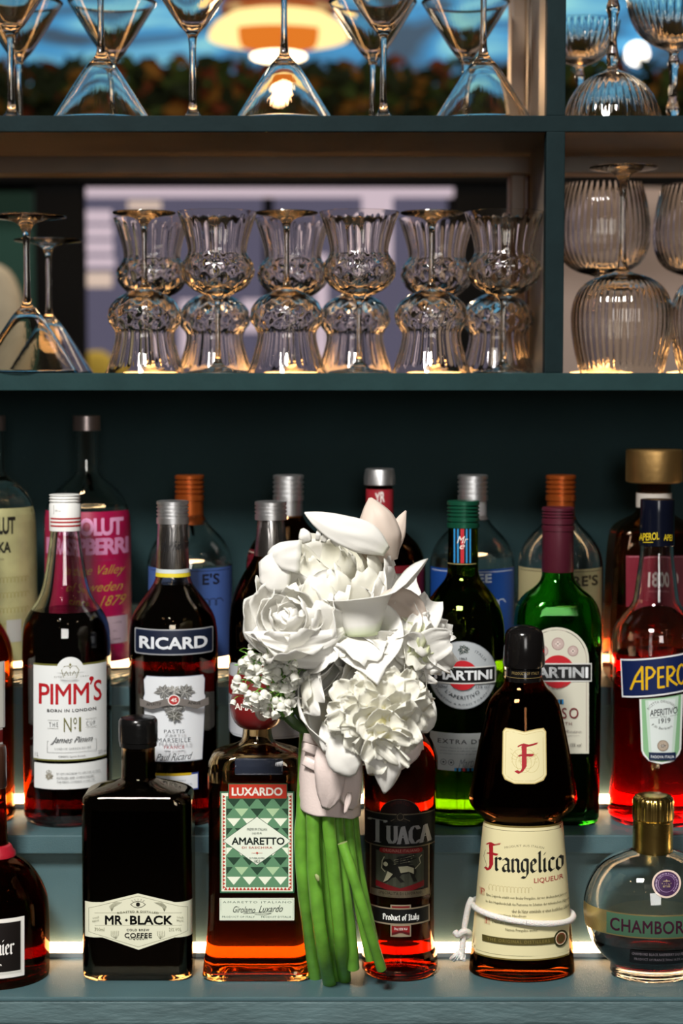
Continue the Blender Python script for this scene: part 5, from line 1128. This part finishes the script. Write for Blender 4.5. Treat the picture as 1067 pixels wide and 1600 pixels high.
def bloom(kind, c, axis, R, layers, seed, roll=0., squash=(1, 1, 1), inner=W_IN, note=None, fwd=.55):
    """layers: (radius factor, count, polar reach deg, half width deg, flare, ruffle)"""
    C = U(*c); M = frame(axis) @ Matrix.Rotation(roll, 3, 'Z'); rnd = random.Random(seed)
    o = core(kind, C - M @ Vector((0, 0, R * .25)), M, R * .42, W_PET, BQ)
    if note: o['label'] = note
    for li, (f, n, th, dp, fl, rf) in enumerate(layers):
        for k in range(n):
            shell('petal', C + M @ Vector((rnd.uniform(-1, 1) * .06, rnd.uniform(-1, 1) * .06, (1 - f) * fwd + rnd.uniform(-.02, .02))) * R, M, R * f * rnd.uniform(.96, 1.04), rad(th * rnd.uniform(.93, 1.07)), rad(dp), 2 * pi * (k + .37 * li) / n + rnd.uniform(-.15, .15), fl * rnd.uniform(.4, 1.5), rf, seed * 100 + li * 20 + k,
                  W_PET if li < 2 else inner, o, 10 if rf < .12 else 12, 10, freq=2.2 if rf < .12 else 5.0, notch=.06 if rf < .12 else .22, squash=squash)
    return o
def dome(o, c, axis, Rd, fwd, cone, n, L, W, seed, crinkle=.0016, mat=None, lift=.55):
    """crowd of small ruffled petals over the open face of a bloom"""
    A = Vector(axis).normalized(); C = U(*c) + A * fwd; M = frame(axis); rnd = random.Random(seed)
    for k in range(n):
        th = rad(cone) * sqrt((k + .5) / n); ph = k * 2.39996 + rnd.uniform(-.2, .2)
        nn = M @ Vector((sin(th) * cos(ph), sin(th) * sin(ph), cos(th)))
        t = M @ Vector((cos(th) * cos(ph), cos(th) * sin(ph), -sin(th)))
        t = Matrix.Rotation(rnd.uniform(-.9, .9), 3, nn) @ t; sd = nn.cross(t)
        l, w_, lf, s1 = L * rnd.uniform(.8, 1.25), W * rnd.uniform(.8, 1.3), lift * rnd.uniform(.5, 1.5), rnd.uniform(0, 50)
        cup = rnd.uniform(.1, .45)
        def fn(a, v, nn=nn, t=t, sd=sd, l=l, w_=w_, lf=lf, s1=s1, cup=cup):
            u = 2 * a - 1; ww = w_ * sin(pi * min(1, v * .72 + .16)) ** .5
            e = 1 + .16 * N3((u * 3, 0, 0), s1) - .18 * abs(u) ** 3
            return C + nn * (Rd - .005 + lf * l * v * v + cup * w_ * u * u * v + crinkle * v * N3((u * 3.5, v * 2.5, 1), s1)) + t * l * (v * e - .45) + sd * (u * ww + crinkle * .6 * N3((v * 4, u * 2, 3), s1))
        surf_grid('petal', fn, 9, 8, mat or W_IN, o, thick=.0003)
# main peony: smooth outer bowl, ruffled heart facing the camera
AXM = (.20, -.95, -.22)
pm = bloom('peony', (568, 1090, 1.392), AXM, .0515, [(1.0, 5, 118, 52, .0, .02), (.965, 5, 116, 46, .01, .04), (.93, 6, 112, 36, .03, .08)], 11, 1.2, fwd=.3)
dome(pm, (580, 1092, 1.390), AXM, .0385, .0100, 64, 62, .0155, .0090, 3)
dome(pm, (586, 1104, 1.388), (.15, -.90, -.45), .0400, .0090, 22, 9, .013, .008, 8, lift=.9)
# large bloom at the top left, seen from the side
bloom('peony', (510, 908, 1.422), (-.20, -.36, .92), .0470, [
    (1.06, 5, 104, 54, .05, .025), (1.0, 5, 112, 50, .04, .03), (.93, 5, 118, 46, .04, .04), (.82, 5, 122, 44, .05, .07), (.66, 5, 126, 42, .05, .1), (.45, 4, 128, 46, .06, .14)], 23, 1.25, squash=(1.14, 1, .98), fwd=.25)
# rose on the left
bloom('rose', (449, 964, 1.374), (-.20, -.80, .50), .0285, [
    (1.12, 4, 108, 60, .16, .02), (.98, 4, 118, 58, .10, .02), (.82, 4, 126, 56, .07, .03), (.64, 3, 132, 70, .05, .04), (.47, 3, 136, 74, .04, .05), (.31, 3, 138, 76, .03, .06), (.17, 2, 140, 90, .02, .06)], 37, .2, inner=W_PET, fwd=.2)
# open rose under it, turned to the lower left
bloom('rose', (478, 1020, 1.398), (-.45, -.70, .0), .0335, [
    (1.12, 4, 104, 58, .10, .03), (1.0, 4, 112, 54, .08, .03), (.82, 4, 120, 50, .06, .05)], 41, 1.1, squash=(1.1, .85, 1), inner=W_PET)
# crumpled peony turned right
ps = bloom('peony', (624, 1002, 1.408), (.60, -.76, .02), .0325, [(1.06, 5, 112, 52, .05, .05), (.97, 5, 112, 46, .06, .09), (.86, 6, 112, 36, .08, .12)], 53, .5)
dome(ps, (627, 1002, 1.406), (.60, -.78, .0), .0250, .0070, 78, 22, .019, .0115, 5, crinkle=.0024, mat=W_PET)
bloom('peony', (552, 1004, 1.412), (-.1, -.8, .5), .024, [(1.0, 5, 110, 42, .05, .04), (.85, 5, 125, 38, .06, .08)], 61, .2)

def calla(base, axis, back, L, r0, r1, hf=.55, flare=.35, tip=.22, droop=.0, seed=1, mat=W_CAL, roll=0, spad=False, curlb=.3, pw=1.35):
    C = U(*base); ax = Vector(axis).normalized(); bk = Vector(back); bk = (bk - ax * bk.dot(ax)).normalized(); sd = ax.cross(bk)
    def fn(a, v):
        ph = (2 * a - 1) * pi * 1.12; pc = max(-pi, min(pi, ph)); g = (1 + cos(pc)) / 2
        tipf = math.exp(-(pc / .30) ** 2)
        H = L * (hf + (1 - hf) * g ** 1.2 + tip * tipf)
        s = v * H; t = min(1, s / L)
        r = r0 + (r1 - r0) * (t ** pw) + r1 * flare * v ** 4 * (.6 + .6 * g)
        r *= 1 + .06 * (2 * a - 1) + .04 * N3((cos(ph) * 1.5, sin(ph) * 1.5, v * 2), seed) * v
        narrowed = 1 - .55 * max(0, (s / L - 1)) / max(tip, .01) if s > L else 1
        p = ax * (s - r1 * curlb * v ** 5 * flare) + (bk * cos(ph) + sd * sin(ph) * narrowed) * r
        p += bk * (r1 * .9 * tipf * v ** 3 * (.3 + tip)) + Vector((0, 0, -1)) * droop * L * g * v ** 3
        return C + p
    o = surf_grid('calla_lily', fn, 40, 18, mat, BQ, tint=lambda a, v: .10 + v * 1.2 - .5 * (v > .93) * math.exp(-((2 * a - 1) * pi / .12) ** 2), thick=.0006)
    if spad: tube('spadix', [C + ax * L * .1, C + ax * L * .35, C + ax * L * .62], [.0028, .0032, .0022], pbr('spadix_yellow', (.62, .46, .06), .7, bump=.6, bscale=900), o, n=10)
    return o
calla((566, 992, 1.382), (-.04, .02, .99), (.95, -.26, .18), .049, .012, .0245, hf=.66, flare=.44, tip=.50, droop=.24, seed=3, pw=.75)
calla((574, 996, 1.396), (-.06, -.80, .34), (.20, -.35, -.92), .030, .007, .0235, hf=.74, flare=.30, tip=.62, seed=5, pw=.7)
calla((596, 972, 1.425), (.52, -.05, .84), (.3, .8, .3), .040, .006, .0140, hf=.7, flare=.30, tip=.25, seed=13)

one = lambda a, v: 1.0
def strip(name, pts, mat, parent, bulge=.25, nu=8, ruf=.0, seed=1, thick=.00035, sub=3, tintv=None):
    """a petal or ribbon lying along pts: (px, py, Y, half width px); bulge pushes the middle forward"""
    P = [(U(a, b_, Y), w_ * PX) for a, b_, Y, w_ in pts]
    n = len(P) - 1; nv = n * sub
    def cr(t):
        i = min(int(t), n - 1); f = t - i; g = [P[max(i - 1, 0)], P[i], P[i + 1], P[min(i + 2, n)]]
        f2, f3 = f * f, f * f * f
        q = [.5 * (-f + 2 * f2 - f3), .5 * (2 - 5 * f2 + 3 * f3), .5 * (f + 4 * f2 - 3 * f3), .5 * (-f2 + f3)]
        return sum((g[k][0] * q[k] for k in range(4)), Vector()), max(.00015, sum(g[k][1] * q[k] for k in range(4)))
    def fn(a, v):
        u = 2 * a - 1; c, w_ = cr(v * n); c2, _ = cr(min(n, v * n + .05)); c1, _ = cr(max(0, v * n - .05)); d = (c2 - c1).normalized()
        sd = d.cross(Vector((0, 1, 0))).normalized()
        nrm = Vector((0, -1, 0))
        return c + sd * u * w_ + nrm * (w_ * bulge * (1 - u * u) + ruf * N3((u * 2.4, v * 4, 0), seed) * w_)
    return surf_grid(name, fn, nu, nv, mat, parent, thick=thick, tint=tintv, t0=.28)
strip('calla_lily', [(604, 862, 1.402, 8), (572, 842, 1.394, 25), (530, 826, 1.390, 22), (498, 812, 1.390, 13), (476, 801, 1.394, 1)], W_CAL, BQ, .22, ruf=.12, seed=80, nu=12, sub=5, thick=.0006)
strip('calla_lily', [(600, 878, 1.424, 22), (592, 845, 1.416, 36), (588, 815, 1.414, 30), (582, 792, 1.416, 15), (578, 778, 1.422, 2)], BLUSH_SHADE, BQ, .45, ruf=.12, seed=81, nu=12, sub=5, thick=.0006, tintv=one)  # hood seen from its shaded back, the shade toned in as tan
strip('calla_lily', [(612, 862, 1.436, 10), (620, 835, 1.434, 13), (626, 815, 1.434, 9), (634, 798, 1.438, 1)], BLUSH_SHADE, BQ, .3, ruf=.1, seed=82, thick=.0006, tintv=one)
# guard petals hanging below and beside the main peony
main = [o for o in BQ.children if o.name.startswith('peony')][0]
top = [o for o in BQ.children if o.name.startswith('peony')][1]
side = [o for o in BQ.children if o.name.startswith('peony')][2]
strip('petal', [(585, 1140, 1.360, 30), (598, 1175, 1.352, 33), (604, 1200, 1.352, 24), (603, 1225, 1.356, 12), (600, 1240, 1.360, 1)], W_PET, main, .12, ruf=.25, seed=2)
strip('petal', [(545, 1150, 1.366, 26), (537, 1180, 1.362, 28), (545, 1200, 1.362, 20), (552, 1212, 1.365, 5)], W_PET, main, .12, ruf=.2, seed=3)
strip('petal', [(515, 1130, 1.370, 12), (510, 1155, 1.366, 12), (507, 1175, 1.366, 2)], W_PET, main, .12, ruf=.3, seed=4)
strip('petal', [(640, 1090, 1.385, 26), (655, 1110, 1.385, 27), (664, 1130, 1.387, 18), (664, 1145, 1.39, 4)], W_PET, main, .12, ruf=.2, seed=5)
strip('petal', [(620, 1130, 1.372, 16), (640, 1150, 1.37, 17), (655, 1160, 1.372, 8)], W_PET, main, .12, ruf=.5, seed=6)
strip('petal', [(585, 1160, 1.348, 8), (612, 1186, 1.344, 7), (622, 1196, 1.346, 1)], W_IN, main, .6, ruf=.8, seed=7)
# fringed petals at the right
for k, (x, y, dx, dy, w_) in enumerate([(662, 985, 26, 12, 11), (668, 1000, 26, 4, 7), (660, 1045, 30, 2, 8), (655, 1055, 28, 12, 6), (655, 965, 14, -12, 8)]):
    strip('petal', [(x, y, 1.395, w_), (x + dx * .5, y + dy * .5, 1.39, w_ * 1.1), (x + dx, y + dy, 1.392, w_ * .35)], W_PET, side, .35, ruf=.7, seed=20 + k, sub=4)
# small upright petals at the top left
for k, (x, y, dx, dy, w_) in enumerate([(480, 848, -8, -22, 10), (496, 845, 3, -22, 4), (505, 848, 6, -24, 5), (520, 850, 14, -12, 9), (470, 860, -12, 6, 10)]):
    strip('petal', [(x, y, 1.395, w_ * .7), (x + dx * .5, y + dy * .5, 1.392, w_), (x + dx, y + dy, 1.395, w_ * .25)], W_PET, top, .3, ruf=.4, seed=40 + k)
# left petals of the top bloom and the long curled one under the rose
strip('petal', [(455, 895, 1.388, 30), (425, 895, 1.384, 31), (405, 895, 1.388, 16)], W_PET, top, .14, ruf=.2, seed=50)
strip('petal', [(470, 870, 1.384, 26), (438, 868, 1.382, 20), (420, 872, 1.386, 8)], W_PET, top, .14, ruf=.2, seed=51)
rose2 = [o for o in BQ.children if o.name.startswith('rose')][1]
strip('petal', [(538, 985, 1.374, 5), (505, 1000, 1.364, 15), (455, 1004, 1.360, 16), (412, 996, 1.362, 10), (382, 988, 1.368, 1)], W_PET, rose2, .15, ruf=.45, seed=52, nu=12, sub=5)
strip('petal', [(545, 1005, 1.376, 6), (500, 1024, 1.370, 19), (448, 1022, 1.368, 16), (402, 1008, 1.374, 3)], W_PET, rose2, .12, ruf=.35, seed=56, nu=12, sub=5)
strip('petal', [(590, 975, 1.392, 12), (612, 948, 1.388, 27), (640, 950, 1.388, 24), (660, 975, 1.392, 10)], BLUSH_SHADE, side, .25, ruf=.3, seed=57, nu=12, sub=4, tintv=one)
# low petals at the left, blush with their shade in the colour
strip('petal', [(455, 1085, 1.415, 22), (425, 1095, 1.41, 24), (412, 1115, 1.41, 16), (410, 1126, 1.412, 4)], BLUSH_SHADE, rose2, .3, ruf=.15, seed=54, tintv=one)
strip('petal', [(440, 1095, 1.408, 10), (450, 1100, 1.405, 12), (456, 1096, 1.408, 3)], BLUSH_SHADE, rose2, .3, ruf=.15, seed=55, tintv=one)
# leaves under the flowers
for pts in ([(470, 1090, 1.412, 3), (450, 1115, 1.408, 10), (432, 1112, 1.408, 7), (425, 1105, 1.41, 1)], [(488, 1150, 1.41, 3), (462, 1132, 1.405, 8), (442, 1112, 1.405, 6), (430, 1100, 1.408, 1)], [(478, 1140, 1.412, 2), (462, 1105, 1.406, 6), (450, 1085, 1.408, 1)]):
    strip('leaf', pts, LEAFD, BQ, .2, ruf=.2)
strip('leaf', [(522, 985, 1.39, 4), (516, 960, 1.385, 9), (512, 935, 1.386, 3)], STEMG, BQ, .2, ruf=.2)
# lily of the valley
rnd = random.Random(77)
BELL = petal_mat('bell_white', (.60, .68, .34), (.86, .86, .80), tr=.3)
bp_ = chaikin([(.0006, .0), (.0020, -.0004), (.0033, -.0022), (.0035, -.0040), (.0031, -.0052), (.0036, -.0060), (.0044, -.0063)], 1); bi = [(r - .0004, z) for r, z in reversed(bp_[:-1])]
def bellmesh():
    prof = bp_ + bi; rings = []
    for i, (r, z) in enumerate(prof):
        lo = min(1, max(0, (-z - .0048) / .0014)); rings.append([(max(1e-5, r * (1 + .16 * lo * cos(6 * 2 * pi * k / 24))) * cos(2 * pi * k / 24), max(1e-5, r * (1 + .16 * lo * cos(6 * 2 * pi * k / 24))) * sin(2 * pi * k / 24), z) for k in range(24)])
    V, Fc = loft_geo(rings); o = mesh('bell', V, Fc, BELL, None); a = o.data.attributes.new('tint', 'FLOAT', 'POINT'); a.data.foreach_set('value', [min(1, .45 + r_ * .0) + (.5 if v[2] > -.0045 else 0) for v in V for r_ in (0,)]); return o
bell0 = bellmesh(); first = True
ends = [(374, 1012), (392, 1003), (412, 1006), (432, 1018), (366, 1035), (366, 1060), (380, 1085), (452, 1030), (468, 1045), (400, 1030), (398, 1078), (420, 1098), (440, 1085)]
for k, (ex_, ey_) in enumerate(ends):
    B0 = (452 + rnd.uniform(-6, 6), 1122 + rnd.uniform(-4, 6)); m_ = ((B0[0] + ex_) / 2 + rnd.uniform(-6, 6), (B0[1] + ey_) / 2 - 16); Ye = 1.375 + rnd.uniform(-.012, .014)
    pts = [U(B0[0], B0[1], 1.408), U(m_[0], m_[1], 1.388), U((m_[0] + ex_) / 2 + 0, (m_[1] + ey_) / 2 - 6, (1.388 + Ye) / 2), U(ex_, ey_ + 4, Ye)]
    sp = tube('lily_of_the_valley', pts, [.0010, .0008, .0007, .0004], STEMG, BQ, n=6)
    nb = 7
    for j in range(nb):
        t = .36 + .64 * j / (nb - 1); f = t * 3; i_ = min(2, int(f)); p = pts[i_].lerp(pts[i_ + 1], f - i_)
        off = Vector((rnd.uniform(-1, 1) * .009, rnd.uniform(-1, .3) * .007, rnd.uniform(-.006, .002)))
        q_ = p + off
        if first: bo = bell0; first = False
        else: bo = bell0.copy(); COL.objects.link(bo)
        bo.parent = sp; bo.location = q_; s_ = rnd.uniform(.85, 1.1) * (1 if j < nb - 1 else .7); bo.scale = (s_,) * 3
        bo.rotation_euler = (rnd.uniform(-.9, .5), rnd.uniform(-.6, .6), rnd.uniform(0, 6))
        tube('pedicel', [p, (p + q_) / 2 + Vector((0, 0, .0018)), q_ + Vector((0, 0, .0004))], [.0003] * 3, STEMG, sp, n=5, sub=2)
# stems
def stem(pts, r):
    P = [U(*p) for p in pts]
    o = tube('flower_stem', P, [r * PX] * len(P), [STEMG, STEMD], BQ, n=14, sub=5, wob=.10, seed=pts[0][0])
    me = o.data; me.polygons[len(me.polygons) - 1].material_index = 1; me.polygons[len(me.polygons) - 2].material_index = 1
YB1 = depth_on(1543, Z1 + .003); YB2 = depth_on(1549, Z1 + .002)
stem([(478, 1140, 1.425), (473, 1261, 1.425), (470, 1320, 1.427), (476, 1400, 1.432), (494, 1537, depth_on(1537, Z1 + .005))], 11)
stem([(492, 1150, 1.418), (489, 1269, 1.415), (492, 1376, 1.415), (504, 1480, 1.420), (517, 1547, depth_on(1547, Z1 + .003))], 11.5)
stem([(505, 1150, 1.428), (503, 1273, 1.428), (508, 1372, 1.430), (520, 1470, 1.436), (527, 1538, depth_on(1538, Z1 + .005))], 10)
stem([(515, 1150, 1.414), (513, 1273, 1.412), (521, 1356, 1.413), (532, 1470, 1.42), (539, 1538, depth_on(1538, Z1 + .005))], 11)
stem([(528, 1150, 1.425), (527, 1289, 1.424), (536, 1376, 1.424), (545, 1450, 1.428), (552, 1513, 1.436)], 11)
stem([(535, 1317, 1.408), (556, 1383, 1.406), (575, 1446, 1.41), (596, 1514, 1.424)], 8.5)
stem([(540, 1150, 1.430), (545, 1285, 1.430), (558, 1400, 1.430), (579, 1500, 1.434)], 8)
stem([(548, 1150, 1.438), (553, 1277, 1.438), (563, 1368, 1.440), (584, 1470, 1.4425)], 8)
strip('leaf_scar', [(493, 1366, 1.4045, 1), (496, 1371, 1.4040, 3), (498, 1377, 1.4040, .8)], STEMD, BQ, .6, thick=.0008)
# satin ribbon
rings = []
prof_ = [(1141, 40), (1147, 44), (1160, 45.5), (1185, 48), (1215, 49), (1240, 49.5), (1258, 49), (1268, 48)]
M_ = 56
def ribring(py, hw, d=0, th=0):
    c = U(516 + (py - 1150) * .0, py, BY - .008); out_ = []
    for i in range(M_):
        a = 2 * pi * i / M_; k = 1 + .012 * sin(5 * a + py * .05) + .02 * N3((cos(a) * 1.6, sin(a) * 1.6, py * .02), 3)
        tilt = 6 * PX * cos(a) * -.9
        out_.append(tuple(c + Vector(((hw * PX - th) * k * cos(a), (.0205 - th) * k * sin(a), tilt + .0015 * N3((cos(a) * 2, sin(a) * 2, py * .03), 8)))))
    return out_
D_ = chaikin([(a, b_) for a, b_ in prof_], 1)
ro = [ribring(a, b_ + .6 * sin(a * .33)) for a, b_ in D_]; ri = [ribring(a, b_, th=.0012) for a, b_ in reversed(D_)]
V, Fc = loft_geo(list(reversed(ro + ri)), False, False); nn = len(ro + ri)
Fc += [((nn - 1) * M_ + i, (nn - 1) * M_ + (i + 1) % M_, (i + 1) % M_, i) for i in range(M_)]
rbn = mesh('satin_ribbon', V, Fc, SATIN, BQ, angle=180)
for k, (y0, y1) in enumerate(((1152, 1160), (1166, 1178), (1188, 1206), (1214, 1228))):
    strip('ribbon_fold', [(474, y0, 1.4075, 7), (492, y0 + (y1 - y0) * .5, 1.4035, 8), (510, y1, 1.4025, 6)], SATIN, rbn, .25, ruf=.1, seed=60 + k, tintv=one) if k < 3 else None
strip('ribbon_loop', [(520, 1158, 1.388, 20), (516, 1185, 1.384, 24), (516, 1215, 1.384, 24), (514, 1245, 1.388, 18), (508, 1264, 1.392, 5)], SATIN, rbn, .18, ruf=.12, seed=70, thick=.0006)
strip('ribbon_loop', [(545, 1160, 1.388, 20), (544, 1190, 1.386, 22), (544, 1225, 1.388, 21), (550, 1252, 1.392, 15), (558, 1260, 1.396, 6)], SATIN, rbn, .22, ruf=.15, seed=71, thick=.0006)
strip('ribbon_loop', [(546, 1238, 1.384, 3), (544, 1252, 1.383, 5), (538, 1272, 1.384, 1)], SATIN, rbn, .4, ruf=.5, seed=73, thick=.0006)
strip('ribbon_tail', [(575, 1185, 1.392, 26), (605, 1186, 1.386, 25), (635, 1176, 1.386, 19), (652, 1165, 1.388, 12), (661, 1162, 1.392, 9)], SATIN, rbn, .2, ruf=.15, seed=72, thick=.0006)

# pieces that belong to a part hang from that part
def stem_name(o): return o.name.split('.')[0]
for r in [o for o in bpy.data.objects if o.type == 'EMPTY' and not o.parent]:
    ch = list(r.children)
    for a, hosts in (('cap_print', ('cap',)), ('cap_lettering', ('cap',)), ('neck_print', ('neck_foil', 'neck_label')), ('collar_print', ('collar',)), ('rope_strand', ('rope_end',)), ('rope_knot', ('rope_belt',)), ('rope_end', ('rope_belt',)), ('moulded_plaque', ('glass_body',)), ('mullion', ('frame',))):
        hs = [c for c in ch if stem_name(c) in hosts]
        for c in ch:
            if stem_name(c) == a and hs: c.parent = hs[0] if a != 'rope_strand' else hs[-1]
for c in [o for o in bpy.data.objects if stem_name(o) == 'rope_end' and o.children]:
    for k in list(c.children): k.parent = c.parent
